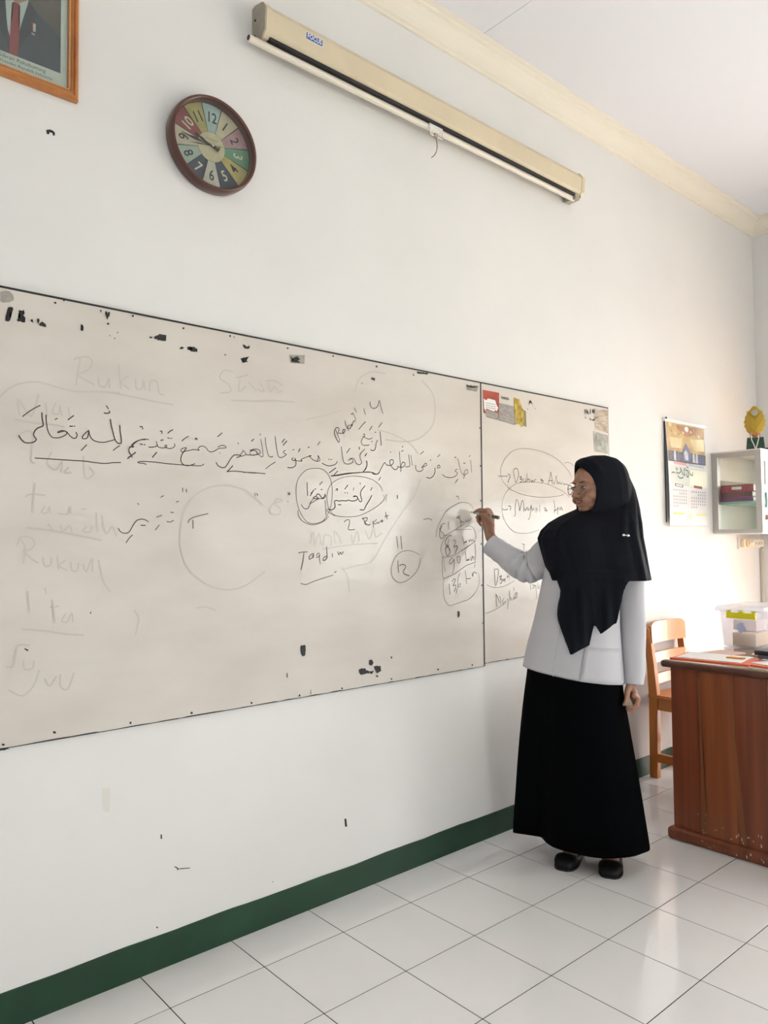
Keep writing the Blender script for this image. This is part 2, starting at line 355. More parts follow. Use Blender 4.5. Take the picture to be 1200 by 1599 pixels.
INK = {
 'arabic': '''-343 1616 -328 1630 -314 1641 -299 1651
-294 1631 -293 1616 -290 1598 -294 1593 -304 1588 -312 1579 -315 1569 -312 1562 -308 1557 -312 1550 -321 1546 -335 1545 -344 1551 -350 1559 -352 1563
-283 1626 -282 1608 -279 1588 -274 1575 -266 1566 -254 1565 -243 1568 -231 1575 -227 1580 -229 1585 -237 1587 -246 1585 -252 1580 -245 1582 -234 1586 -227 1584 -220 1576 -212 1569 -205 1568 -200 1572 -199 1580 -202 1585
-259 1616 -253 1620
-224 1619 -217 1625 -209 1632
-219 1601 -212 1602
-208 1602 -205 1603
-166 1594 -173 1588 -181 1579 -184 1571 -180 1569 -172 1571 -168 1578 -166 1593 -164 1583 -159 1573 -150 1566 -136 1563 -120 1564 -105 1569 -90 1574
-104 1632 -101 1614 -96 1595 -91 1577 -84 1566 -77 1564 -71 1567 -72 1582 -75 1600 -76 1617
-116 1671 -110 1663
-122 1649 -113 1649 -107 1652 -107 1656
-187 1535 -180 1543 -172 1552
-95 1542 -86 1550 -76 1557
2 1582 -15 1579 -28 1571 -37 1561 -33 1558 -38 1556 -44 1557 -48 1549 -46 1539 -38 1526
-52 1521 -41 1530 -28 1541
-310 1505 -276 1505 -222 1505 -175 1505 -148 1503 -120 1502 -95 1506 -73 1508
12 1583 -2 1583 -18 1578 -31 1571 -41 1560 -35 1557 -43 1556 -48 1549 -47 1539 -38 1526
-50 1525 -39 1532 -28 1540
-15 1619 -8 1620 -6 1613
49 1612 55 1612 54 1605
74 1608 82 1615 90 1620
51 1584 59 1586
73 1593 80 1593
84 1593 87 1593
-14 1567 -7 1567
-2 1566 1 1567
37 1579 39 1572 42 1564 52 1561 64 1562 71 1566 68 1571 64 1567 70 1562 82 1561 92 1565 97 1571 95 1577
13 1560 25 1561 36 1564 41 1569
25 1530 32 1539 38 1546
121 1588 131 1597 142 1604
135 1568 124 1565 117 1559 121 1553 131 1556 146 1560 162 1564 180 1563 175 1567 182 1575 193 1577 203 1573 212 1563 223 1561 237 1567 248 1574 263 1576 275 1579 269 1585 256 1584 245 1578
135 1565 126 1554 119 1541 117 1528 121 1518 133 1512 148 1513 164 1519
244 1612 253 1619 260 1626
166 1596 167 1600 171 1600 172 1596
251 1560 252 1559
5 1507 -3 1510 -16 1510 -21 1512 -11 1515 9 1516 32 1516 70 1514 112 1513 148 1513 184 1514 195 1520
319 1598 320 1595
370 1608 378 1615
239 1528 246 1518 260 1513 271 1515 281 1527 291 1543 302 1555 314 1558 330 1556 314 1549
336 1575 346 1568 348 1562 336 1556 326 1556 332 1565 337 1571
348 1561 363 1561 377 1562 393 1565 404 1572 397 1581 381 1582 365 1577
279 1501 290 1512 299 1521
277 1501 306 1504 338 1503 362 1502 387 1502
363 1569 367 1562 379 1561 391 1568 385 1576 373 1579 363 1572 375 1577 387 1576 397 1565 408 1558 414 1562 412 1584 408 1605 405 1617
403 1634 404 1631
370 1608 378 1615
423 1624 425 1603 431 1578 437 1563 447 1560 453 1563
462 1632 465 1613 469 1588 474 1568 482 1561 495 1564 508 1573 500 1576 495 1581 504 1587
490 1614 501 1626
495 1604 510 1620
424 1518 441 1531 463 1544
535 1592 539 1592
559 1587 565 1597
599 1605 605 1606
641 1616 651 1629
537 1563 530 1559 537 1554 546 1558 544 1562 548 1549 546 1538 535 1530 519 1528 513 1529
546 1555 559 1554 575 1555 568 1559 582 1566 596 1571 614 1576 603 1575 614 1567 626 1560 642 1558 651 1565 642 1580 644 1569 637 1559
661 1553 673 1548 692 1545 711 1549 723 1555 728 1563
690 1568 692 1569
699 1569 704 1569
748 1618 751 1598 755 1574 763 1559 780 1557 798 1563 803 1572 793 1577 780 1570 793 1579 808 1578 818 1563 833 1558 844 1568 836 1584 839 1600 859 1618
773 1598 788 1616
832 1624 833 1616
862 1592 869 1603
869 1574 870 1558 862 1541 849 1532
692 1520 722 1539
713 1513 730 1528
701 1508 738 1513 787 1522 833 1528 859 1532 901 1533
338 1502 379 1503 422 1502
832 1691 850 1710 864 1722
884 1693 896 1708
929 1707 946 1727
854 1674 860 1674
861 1670 850 1659 842 1644 850 1634 865 1633 881 1636
850 1666 866 1661 881 1658 897 1664
894 1651 897 1650
923 1657 916 1646 913 1630 907 1618 894 1616 889 1619
911 1687 916 1687
936 1691 939 1665 941 1639
828 1529 859 1531 896 1533
860 1593 868 1603
867 1574 869 1558 859 1541 850 1532
895 1528 912 1526 928 1533 941 1552 958 1574 967 1566 988 1565 1002 1574 1002 1587 988 1586 984 1577 993 1561 1010 1550 1024 1555 1027 1563 1044 1560 1061 1568 1064 1578 1053 1582 1044 1569 1041 1544
1036 1621 1036 1606 1041 1560
988 1617 991 1616
1046 1623 1056 1629
1051 1641 1054 1644
1067 1564 1087 1567 1090 1580 1084 1613
1096 1612 1100 1593 1104 1572
1149 1620 1168 1633
1122 1574 1124 1557 1139 1550 1160 1556 1163 1570 1154 1565 1166 1576 1178 1586 1185 1580 1172 1572 1163 1573
1204 1602 1207 1597
1247 1616 1261 1627
1254 1582 1245 1577 1248 1570 1261 1575 1254 1584
1230 1569 1231 1554 1220 1536 1201 1526 1183 1529
1347 1620 1357 1623
1402 1600 1412 1601
1273 1545 1294 1536 1326 1535 1352 1543 1364 1557 1349 1563 1362 1573
1366 1619 1374 1598 1382 1571 1395 1554 1411 1553 1428 1560 1425 1574 1411 1569 1401 1550
1401 1536 1411 1553
1351 1515 1366 1530
1447 1616 1449 1594 1451 1564
1436 1630 1446 1636
927 1504 937 1516
595 1480 595 1458 597 1434
649 1475 661 1486
608 1434 623 1455
611 1443 618 1449
627 1458 633 1459
655 1458 660 1458
672 1442 675 1434 662 1425 655 1432 646 1441 637 1440 634 1431 644 1426 632 1424 620 1427 632 1433
673 1440 660 1426 644 1424 627 1416 616 1410 609 1408 603 1396 593 1387 579 1390 570 1401
623 1425 616 1419 606 1406
514 1442 517 1434
520 1442 522 1436
513 1411 514 1410
701 1509 728 1514 777 1523 828 1528 870 1533 896 1532 917 1527 930 1533
763 1464 777 1479
722 1458 725 1463 730 1463 728 1456
802 1461 805 1471
835 1490 837 1485
859 1480 843 1464 837 1448 843 1424 835 1420 825 1430 817 1439 802 1437 812 1441 823 1435 817 1425 797 1421 777 1424 772 1421 747 1421 737 1419 727 1421 715 1418 717 1405 715 1393 700 1386 684 1389
762 1450 765 1450
773 1450 778 1450
732 1406 745 1406
894 1475 887 1464
892 1445 882 1429 863 1405 853 1390 834 1390
1023 1451 1023 1438''',
 'circle': '''633 1533 596 1526 568 1505 552 1479 548 1441 554 1400 572 1364 595 1341 622 1336 660 1344 683 1369 698 1400 705 1439 703 1478 689 1512 665 1530 633 1533
556 1382 558 1363 576 1343 608 1332 636 1334 669 1346 688 1362
946 1464 933 1486 901 1503 859 1512 808 1514 757 1507 723 1494 699 1478 685 1454 681 1427 686 1400 700 1377 727 1365 776 1362 827 1367 868 1381 910 1400 943 1421 956 1438 951 1448
965 1451 963 1426
672 1419 675 1396 676 1369
679 1386 688 1377 717 1364
970 1452 967 1450
1139 1216 1120 1225 1091 1233 1062 1234 1037 1228 1011 1212 995 1188 987 1165 991 1139 1007 1120 1032 1111 1061 1115 1089 1127 1119 1149 1137 1174 1143 1205
1234 1288 1235 1306 1247 1336 1270 1367 1301 1399 1337 1417 1376 1431 1409 1434 1435 1429 1452 1418 1457 1407
1278 1294 1300 1298 1328 1310 1354 1322 1381 1333 1404 1344
1341 1317 1374 1319 1407 1320 1444 1320
1408 1328 1423 1334 1440 1333 1457 1326 1473 1306 1474 1288 1467 1277
1295 1297 1274 1273 1261 1249 1259 1232
1464 1268 1438 1254 1405 1239 1379 1230
1259 1245 1259 1229 1267 1214 1276 1205
1265 1205 1289 1205 1314 1208 1340 1213 1379 1228 1415 1245 1440 1256
1467 1256 1470 1222 1467 1186
1268 1203 1267 1170 1268 1135 1273 1119 1290 1121 1319 1129 1345 1137 1377 1152 1410 1167 1444 1175 1471 1182
1276 1201 1279 1170 1283 1144
1275 1118 1270 1087 1272 1050 1282 1024 1301 1008 1317 1005 1349 1011 1388 1018 1421 1024 1451 1041 1478 1067 1491 1096 1487 1133''',
 'latin': '''1017 1290 1020 1268 1024 1245
1038 1291 1041 1268 1044 1241
1022 1196 1023 1173 1026 1150
1030 1177 1045 1181 1059 1178 1063 1170 1054 1159 1049 1150 1058 1143 1081 1136
888 1801 888 1789 896 1779 912 1779 925 1789 934 1812 941 1789 952 1764
810 1769 819 1755
736 1634 724 1650 717 1667 722 1683 732 1688 739 1681 732 1669 744 1668 759 1671 766 1682 760 1684 754 1677 759 1668
736 1634 740 1644 729 1666 724 1678
765 1716 773 1694 785 1681
786 1703 776 1692 791 1690 794 1702 797 1706 799 1699 802 1711 808 1720 814 1718
794 1744 805 1748
802 1747 811 1738 817 1724
857 1771 859 1761 865 1750
759 1343 771 1351 783 1350 783 1336 778 1316 808 1316
847 1360 855 1349 860 1333
844 1356 868 1361 865 1349 857 1345 868 1335 878 1333 883 1337 878 1333
897 1349 899 1325
915 1355 900 1341 910 1337 920 1345 923 1339 934 1348 945 1354 939 1344 950 1350
961 1383 966 1366 969 1358
956 1366 975 1371
557 1233 576 1236 594 1236
580 1235 576 1207 568 1175
622 1230 610 1227 602 1218 604 1210 615 1216 621 1227 620 1214
645 1232 635 1225 636 1215 647 1223 648 1230 648 1209 650 1192
678 1253 680 1231 681 1213
680 1220 668 1216 663 1206 673 1206 681 1216
704 1229 705 1216
728 1235 733 1223 740 1233 745 1225 754 1234
566 1127 578 1124 591 1123 621 1132 668 1143 706 1151
713 1160 721 1164
1163 1358 1175 1360 1193 1362 1211 1356
1355 1456 1362 1459 1368 1456 1370 1445
1286 1343 1272 1341 1261 1332 1256 1321 1262 1310 1276 1301 1279 1293 1271 1284 1262 1282 1254 1290 1252 1306 1258 1319 1267 1331 1263 1334 1253 1319
1306 1350 1305 1335 1308 1321
1355 1371 1378 1376
1368 1370 1376 1360 1380 1346 1381 1332
1389 1356 1382 1350 1404 1350
1411 1359 1412 1350 1417 1356 1422 1351 1427 1361 1434 1356 1444 1366
1355 1366 1375 1369
1322 1293 1309 1293 1293 1279 1285 1266 1291 1253 1305 1244 1311 1231
1307 1278 1302 1262 1289 1247 1288 1231
1331 1272 1341 1275 1348 1272 1345 1262 1335 1246 1347 1250 1358 1246 1354 1235 1346 1228
1390 1290 1395 1272 1398 1254
1415 1270 1397 1263 1415 1267
1427 1275 1432 1268 1439 1278 1444 1270 1451 1277 1457 1272 1469 1270
1308 1255 1289 1240 1289 1225 1295 1211 1308 1216 1313 1233 1299 1253
1337 1245 1348 1250 1358 1249 1353 1237 1344 1219
1327 1203 1314 1193 1309 1180 1317 1177 1329 1186 1336 1195 1337 1180 1335 1158 1325 1136
1354 1204 1368 1206 1373 1197 1371 1181 1361 1180 1355 1193 1354 1204
1406 1227 1409 1207 1411 1189
1427 1196 1412 1188 1431 1191
1439 1202 1442 1188 1447 1193 1449 1208 1452 1200 1459 1203 1459 1190
1306 1094 1308 1073 1311 1052
1323 1103 1335 1114 1343 1111 1337 1098 1328 1086 1344 1088 1343 1075 1334 1062
1372 1136 1360 1119 1357 1097 1360 1081 1373 1081 1373 1092 1363 1088 1350 1064 1348 1055
1403 1146 1408 1122 1409 1090
1437 1112 1411 1112
1448 1134 1449 1119 1456 1138 1475 1132
1465 1173 1463 1158
1627 1557 1660 1558 1691 1560
1692 1570 1708 1562 1699 1545 1691 1533
1730 1586 1736 1564 1743 1541 1748 1534 1759 1548 1768 1572 1763 1593 1750 1599 1734 1591
1773 1559 1789 1563 1778 1549 1794 1553 1786 1537 1778 1539
1803 1554 1805 1540 1819 1544 1819 1558 1821 1541
1828 1579 1830 1538
1831 1548 1841 1556 1846 1540
1854 1553 1860 1543 1871 1550 1874 1540
1882 1552 1885 1542
1882 1551 1895 1557
1927 1558 1944 1557 1930 1550 1953 1552 1935 1539
2009 1596 2000 1567 1986 1536
2009 1596 2017 1568 2019 1539
1990 1554 2023 1556
2028 1551 2033 1538 2046 1562 2053 1581 2058 1541
2061 1556 2070 1542 2079 1551 2088 1541 2097 1550
2106 1549 2112 1540 2121 1544 2146 1543
1731 1381 1740 1388 1740 1422 1746 1449 1754 1456 1767 1429 1772 1406 1781 1433 1792 1454 1800 1444 1800 1403
1807 1420 1812 1407 1824 1424 1829 1410
1837 1424 1834 1410 1848 1418 1857 1435 1850 1397 1841 1373 1830 1367
1859 1425 1864 1408 1873 1422 1878 1410
1890 1424 1892 1401
1898 1422 1903 1409
1917 1437 1920 1404
1952 1425 1969 1422 1955 1413 1978 1414 1963 1405
1647 1413 1662 1408 1683 1410 1688 1414
1693 1426 1708 1424 1706 1408
2029 1461 2037 1429 2033 1402
2033 1413 2054 1419 2063 1430 2058 1394
2075 1427 2078 1416 2090 1431 2096 1416 2102 1420
1784 1257 1805 1252
1797 1254 1798 1225 1799 1192
1808 1216 1818 1227
1591 1143 1593 1115 1596 1076 1607 1090 1616 1126 1617 1143 1606 1147 1591 1145
1623 1111 1638 1117 1629 1100 1642 1102 1637 1086 1628 1082
1648 1102 1652 1093 1659 1104 1663 1089
1679 1121 1677 1104
1677 1108 1688 1115 1692 1103
1599 1038 1601 1009 1605 981
1601 1034 1614 1016 1618 1002
1621 1027 1629 1016 1628 992
1653 1020 1644 1006 1648 992 1664 1005 1661 991
1677 1013 1681 999 1674 968
1691 1049 1694 1004
1699 1017 1708 1003
1720 1061 1724 1048
1717 1017 1719 1008 1728 1016
1735 1038 1726 1019 1739 1015 1744 1038
1842 1074 1841 1045
1856 1068 1870 1061 1856 1050
1870 1064 1880 1061 1884 1031 1888 1001
1894 1078 1896 1048 1906 1057 1908 1063
123 1441 124 1430
135 1438 137 1429
382 1435 384 1425
390 1434 393 1427
514 1442 516 1434
520 1442 521 1435
52 1410 61 1415
-21 1389 -17 1386
102 1397 110 1399
84 1365 93 1364
72 1336 83 1335 93 1340
39 1349 55 1355
35 1310 47 1325
-78 1314 -71 1304 -57 1300 -45 1305 -35 1322 -23 1338 -10 1342 2 1341 13 1335
-10 1324 3 1324
-55 1272 -47 1284 -36 1295
142 1333 147 1343 166 1352 210 1363
158 1341 159 1316
557 1234 567 1235''',
 'circle2': '''2178 1580 2163 1601 2115 1635 2055 1664 1997 1681 1923 1692 1855 1695 1801 1693 1736 1679 1688 1649 1657 1617 1643 1589 1647 1549 1680 1517 1737 1493 1811 1479 1905 1473 1991 1476 2068 1484 2110 1493
2121 1646 2152 1652 2177 1646 2198 1636
2159 1480 2105 1507 2022 1529 1953 1540 1885 1542 1818 1539 1759 1531 1706 1508 1669 1477 1650 1440 1650 1393 1676 1347 1722 1314 1780 1304 1845 1307 1912 1321
1539 1081 1570 1070 1609 1066 1652 1069 1692 1079 1725 1090
1528 958 1572 965 1615 977 1654 992''',
 'ghost': '''-203 1719 -198 1760 -192 1801 -210 1792 -177 1806 -159 1797 -162 1778 -183 1759 -201 1753 -177 1738 -152 1729
-140 1750 -137 1728 -119 1728 -109 1754 -108 1726
-81 1796 -78 1765 -74 1727
-52 1768 -74 1746 -49 1730
-29 1762 -26 1733 -9 1736 -5 1762 0 1733
14 1732 18 1762 38 1761 45 1729 59 1725
-400 1662 -379 1687 -347 1706 -304 1715 -253 1707 -200 1702 -140 1709 -77 1714
-128 1711 -52 1708 28 1701 90 1698
-352 1621 -355 1662 -333 1629 -319 1622 -303 1680
-284 1658 -280 1623
-258 1661 -266 1636 -249 1632 -247 1657 -241 1630
-223 1653 -220 1629
-362 1606 -319 1601 -263 1601 -235 1598
299 1832 267 1831 252 1804 283 1787 291 1764 256 1756
314 1813 355 1829
326 1808 322 1768 347 1789
359 1805 387 1780
295 1736 387 1744
-349 1569 -319 1575 -321 1502 -312 1491
-268 1523 -279 1493 -256 1476 -239 1501 -242 1471
-222 1484 -233 1469 -216 1470
-181 1517 -175 1457 -151 1470 -163 1488
-333 1399 -319 1406 -284 1404
-310 1434 -313 1397 -315 1357
-284 1373 -292 1357 -278 1355 -272 1373 -269 1355
-248 1355 -224 1353 -215 1375 -215 1356
-184 1368 -174 1369
-329 1314 -271 1308 -205 1296 -129 1280
-274 1324 -262 1305
-242 1321 -235 1305 -217 1321 -211 1302
-171 1318 -180 1306 -161 1303 -155 1319
-143 1357 -139 1306
-127 1351 -116 1299 -97 1319 -84 1293
-349 1287 -334 1263 -337 1218
-354 1269 -343 1290 -317 1287 -309 1269 -323 1254 -337 1251 -311 1226 -300 1220
-288 1232 -282 1210 -267 1213 -265 1231
-250 1237 -246 1200
-229 1224 -244 1209 -222 1196
-213 1218 -210 1196 -195 1195 -192 1214
-179 1211 -170 1191 -154 1229 -154 1191
-135 1222 -122 1164 -102 1131
-325 1142 -321 1087
-281 1149 -278 1136
-261 1114 -254 1055
-266 1096 -246 1098
-227 1075 -236 1057 -221 1053 -209 1077 -206 1052
-338 1042 -280 1033 -227 1020 -178 1013
-320 997 -348 1000 -356 971 -359 947 -375 946
-334 957 -331 935 -311 936 -308 954
-294 928 -308 888 -336 865 -369 884
-279 902 -267 882 -250 905
-238 909 -238 878 -219 867 -202 908
139 1338 165 1356 212 1363
410 1398 350 1441 267 1456 188 1435 135 1384 116 1300 124 1231 158 1174 220 1133 284 1118 350 1131 419 1173
173 1067 204 1068 236 1056
-29 1071 -15 1047 -25 1002
427 1818 460 1823 493 1813
395 1786 419 1779 403 1808
435 1812 443 1782 460 1802 476 1786 492 1792
387 1744 459 1754 543 1759
816 1833 836 1882 896 1917 968 1920
1164 1919 1221 1876 1237 1811 1219 1743 1149 1687 1071 1664 965 1663
594 1704 674 1727 748 1753
924 1698 1007 1686 1093 1658 1137 1620
1147 1515 1112 1449 1046 1383 982 1311 940 1257 889 1196 820 1183 753 1170
609 1267 623 1310 627 1259 645 1303 653 1263
662 1259 671 1295 699 1288 698 1259
717 1266 713 1310 735 1288 745 1266
792 1295 801 1265 821 1310 830 1273
860 1311 880 1280 900 1326 910 1288 940 1303
467 1420 491 1413 450 1398 442 1371 475 1364 483 1385 458 1402 475 1420
662 1245 773 1258 920 1265
744 1177 772 1147 781 1088''',
 'stain': '''-383 1907 -371 1909 -372 1898 -378 1893 -379 1871 -390 1869 -385 1889
-355 1905 -343 1908 -341 1898 -345 1893 -339 1887 -340 1874 -359 1873 -361 1877 -351 1883 -355 1895
-326 1881 -322 1888 -319 1876
-309 1891 -303 1891 -305 1876 -308 1880
-304 1876 -295 1885 -286 1879 -285 1871 -303 1872
-267 1944 -260 1948 -258 1943 -261 1941
-241 1956 -236 1958 -236 1954 -240 1953
-191 1896 -187 1897 -183 1891 -184 1879 -191 1879 -188 1886
-138 1949 -132 1949 -133 1940
-121 1948 -117 1949 -116 1932 -118 1930
-113 1948 -107 1948 -109 1936 -114 1926 -118 1926
-115 1916 -109 1915 -110 1910 -116 1911
-42 1953 -35 1954 -36 1948 -41 1947
13 1897 23 1898 21 1893 14 1893
28 1899 40 1906 54 1911 67 1912 67 1893 48 1892 30 1892
121 1945 128 1947 127 1940 121 1940
110 1876 117 1884 127 1882 122 1877
137 1886 146 1889 157 1886 153 1878 139 1877
-84 1896 -82 1891 -86 1889
-95 1876 -90 1873 -94 1871
-109 1882 -105 1878 -108 1877
146 1883 161 1891 173 1882 171 1875 150 1873
336 1928 345 1927 351 1923 360 1926 357 1932 364 1925 358 1916 343 1915
510 1947 519 1947 517 1942 511 1942
709 1950 716 1951 716 1946 709 1945
916 1945 926 1945 924 1937 917 1938
894 1893 913 1895 911 1885 896 1887
845 1867 852 1868 850 1863
1133 1952 1197 1955 1194 1948 1137 1944
285 1949 292 1952 292 1945 287 1944
301 1949 307 1948 305 1943
269 1885 275 1884 270 1878
1109 1940 1120 1938 1115 1931
565 913 584 912 586 896 583 877 569 877 566 895
873 830 886 830 894 816 887 808 872 811
823 801 854 802 852 793 895 786 887 777 862 782 833 779 825 790
896 803 928 803 926 789 931 782 909 777 902 788
905 770 917 767 915 761 906 764
556 746 563 744 561 738 556 740
741 746 748 744 747 738 741 739
1231 757 1239 755 1238 749 1231 750
1436 752 1443 750 1442 744 1436 745
980 750 987 748 986 742 980 743
980 832 988 830 987 822 981 824
605 757 607 756 607 739 605 739
507 826 510 824 510 808 507 810
-385 747 -380 747 -377 743 -381 741 -385 743
-257 758 -250 757 -248 751 -255 751
-42 749 -36 748 -36 742 -41 742
151 748 158 748 159 741 152 741
364 748 371 747 372 741 366 741
-389 734 -373 735 -366 730 -378 729 -389 729
-333 992 -322 986 -323 982 -331 987
-158 1077 -155 1076 -156 1071 -159 1072
1504 1763 1513 1762 1510 1756 1504 1757
1504 1598 1514 1597 1512 1591 1505 1592
1504 1448 1512 1446 1510 1440 1503 1442
1502 1261 1512 1259 1509 1254 1503 1255
1502 1084 1512 1082 1509 1076 1503 1078
1505 922 1512 920 1511 916 1505 917
1435 751 1444 749 1442 744 1436 746
1230 756 1240 755 1239 749 1231 751
1353 979 1365 979 1367 960 1357 951
1517 1039 1526 1037 1523 1032
1853 1918 1860 1924 1868 1921 1863 1915 1878 1910 1874 1906 1859 1910 1854 1899 1851 1901 1858 1912
1837 1880 1845 1882 1840 1876
1894 1892 1901 1890 1897 1885
1878 1902 1886 1899 1881 1897
2298 1928 2304 1931 2309 1918 2302 1900
2312 1931 2319 1933 2336 1912 2336 1906 2322 1913 2316 1904
2347 1936 2353 1937 2354 1911 2346 1913
2367 1938 2389 1936 2386 1917 2366 1918
2340 1890 2365 1884 2386 1894 2416 1904 2418 1901 2390 1889 2380 1878 2365 1880 2340 1883
2298 1888 2314 1893 2306 1883
525 1915 540 1913 556 1922 566 1915 551 1906 566 1903 530 1897 540 1906
1426 1937 1475 1939 1499 1938 1460 1929 1429 1929
326 1877 340 1885 360 1891 344 1879 358 1874 335 1867 342 1877''',
 'greypatch': '''-403 1944 -391 1951 -380 1951 -371 1944 -368 1930 -379 1922 -395 1917 -403 1920
523 1922 587 1932 585 1900 527 1895
1423 1939 1504 1943 1491 1916 1428 1916''',
 'wallmark': '''-287 2435 -277 2440 -269 2440 -263 2436 -263 2428 -268 2425 -270 2432 -277 2432 -279 2425 -285 2424
761 272 770 268 773 240 764 242
61 395 65 394 66 381 61 382
103 289 111 286 120 277 117 272 113 280
47 129 55 125 51 121
454 141 459 138 456 136
120 278 157 270 155 268 122 275''',
 'wallscuff': '''-115 568 -93 567 -94 498 -113 506''',
}
# ------------------------------------------------------------------ curtains (right-hand windows, swagged in horizontal folds)
for (a0, a1, ztop, zh) in ((-3.30,-1.44,2.84,1.20), (-5.3,-3.4,2.78,.6)):
    bm = bmesh.new(); rows = []
    nz, ny = 90, 40
    for i in range(nz+1):
        z = ztop - zh*i/nz; row = []
        for j in range(ny+1):
            u = j/ny; y = a0+(a1-a0)*u
            sag = .07*math.sin(math.pi*((u*3) % 1))
            ph = (z+sag)*2*math.pi/.135+.9*math.sin(z*7)
            row.append(Vector((RX-.075-.030*math.sin(ph), y, z-sag*.6)))
        rows.append(row)
    loft(bm, rows, close=False)
    c = obj('curtain', bm, CURT, None, smooth=True)
    sm = c.modifiers.new('s', 'SOLIDIFY'); sm.thickness = .004
    tag(c, 'cream swagged curtain over the window nearest the whiteboard wall' if a1 > -2 else 'cream swagged curtain over the far side window', 'curtain')
    bm = bmesh.new(); tube(bm, [(RX-.07, a0-.1, ztop+.015), (RX-.07, a1+.05, ztop+.015)], .012)
    obj('curtain_rod', bm, WOODD, c)
    box('rod_bracket', RX-.075, RX, a0-.05, a0-.03, ztop, ztop+.03, WOODD, c); box('rod_bracket', RX-.075, RX, a1+.01, a1+.03, ztop, ztop+.03, WOODD, c)

# ------------------------------------------------------------------ whiteboards
def parse(g): 
    out = []
    for ln in INK[g].splitlines():
        v = [int(t)/1000 for t in ln.split()]
        out.append(list(zip(v[0::2], v[1::2])))
    return out
BT, BB, SEAM = 1.957, .734, 1.5175
def board(name, x0, x1, zb, label):
    root = empty(name, label, 'whiteboard')
    root.location = (0,0,0)
    bm = bmesh.new()
    nx = int((x1-x0)/.03); nzz = 40; rows = []
    # very slightly buckled sheet screwed to the wall
    for j in range(nzz+1):
        z = zb+(BT-zb)*j/nzz
        rows.append([Vector((x0+(x1-x0)*i/nx, -.0118-.0003*math.sin(i*.31+1)*math.sin(j*.5), z)) for i in range(nx+1)])
    loft(bm, rows, close=False)
    obj('panel', bm, BOARD, root, smooth=True)
    box('backing', x0, x1, -.0110, -.0012, zb, BT, mat('board_edge', (.16,.14,.12), rough=.8), root)
    box('top_edge', x0, x1, -.0135, -.0012, BT, BT+.0055, BLACK, root)
    return root
b1 = board('whiteboard', -.90, SEAM-.0029, BB, 'large worn whiteboard covered in handwriting, left of the dark vertical seam')
b2 = board('whiteboard', SEAM+.0033, 2.513, BB+.012, 'narrower whiteboard behind the person, right of the dark vertical seam')
box('seam_strip', SEAM-.0028, SEAM+.0032, -.0136, -.0012, BB, BT, BLACK, b2)
box('side_edge', 2.5115, 2.5145, -.0125, -.0012, BB+.012, BT, mat('side_edge', (.35,.31,.27), rough=.6), b2)
# ragged bottom edge
for (x0, x1, zb, par) in ((-.90, SEAM-.004, BB, b1), (SEAM+.004, 2.51, BB+.012, b2)):
    bm = bmesh.new(); x = x0; A = []
    while x < x1-.05:
        A.append((x, random.choice([.0006,.001,.0018,.0026]))); x += random.uniform(.01, .05)
    A.append((x1, .001))
    rows = [[Vector((x, -.0128, zb-.0012)) for x, h in A], [Vector((x, -.0128, zb+h)) for x, h in A], [Vector((x, -.002, zb+.001)) for x, h in A]]
    loft(bm, rows, close=False); obj('bottom_edge', bm, BLACK, par)
YI = -.0130
def ink(name, pls, w, m, par, label=None, y=YI):
    if not pls: return
    bm = bmesh.new()
    for k, pl in enumerate(pls): ribbon(bm, catmull(pl, 4), w*(1+.18*math.sin(k*1.7)), y - .00003*(k % 7))
    o = obj(name, bm, m, par, recalc=False)
    if label: o['label'] = label
    return o
def words_(name, pls, w, m, par, gap=.016, y=YI):
    bbs = [[min(q[0] for q in p), max(q[0] for q in p), min(q[1] for q in p), max(q[1] for q in p)] for p in pls]
    gid = list(range(len(pls)))
    for i in range(len(pls)):
        for j in range(i):
            a, b = bbs[i], bbs[j]
            if max(a[0], b[0])-min(a[1], b[1]) < gap and max(a[2], b[2])-min(a[3], b[3]) < gap*1.4 and gid[i] != gid[j]:
                o_, n_ = gid[i], gid[j]; gid = [n_ if g == o_ else g for g in gid]
    for g in sorted(set(gid)): ink(name, [p for p, k in zip(pls, gid) if k == g], w, m, par, y=y)
def spl(pls):
    a = [q for q in pls if q[0][0] < SEAM]; b = [q for q in pls if q[0][0] >= SEAM]; return a, b
ar = parse('arabic')
words_('arabic_word', ar, .0028, INKM, b1, .012)
la, lb = spl(parse('latin'))
words_('written_word', la, .0024, INKM, b1); words_('written_word', lb, .0025, INKM, b2)
words_('drawn_circle', parse('circle'), .0021, INK2, b1)
words_('drawn_circle', parse('circle2'), .0019, INK2, b2)
words_('erased_word', parse('ghost'), .0048, GHOST, b1, .03, y=-.01275)
def stains(name, pls, m, par, y, label=None):
    for k, pl in enumerate(pls):
        bm = bmesh.new(); f = poly(bm, pl, y)
        bmesh.ops.triangulate(bm, faces=[f]); o = obj(name, bm, m, par, recalc=False)
        if label: o['label'] = label
gp = parse('greypatch')
PATCH = mat('grey_sticker_remnant', (.25,.235,.21), rough=.8, col2=(.40,.37,.33), scale=45)
stains('sticker_remnant', gp, PATCH, b1, -.0131)
rr_ = random.Random(5)
def ragged(pl):
    sz = max(max(p[0] for p in pl)-min(p[0] for p in pl), max(p[1] for p in pl)-min(p[1] for p in pl))
    if sz < .006: return pl
    out = []
    for i, a in enumerate(pl):
        b = pl[(i+1) % len(pl)]; out.append(a); l = math.hypot(b[0]-a[0], b[1]-a[1]); n = int(l/.005)
        for k in range(1, n):
            t = k/n; j = min(.0024, sz*.09); out.append((a[0]+(b[0]-a[0])*t+rr_.uniform(-j, j), a[1]+(b[1]-a[1])*t+rr_.uniform(-j, j)))
    return out
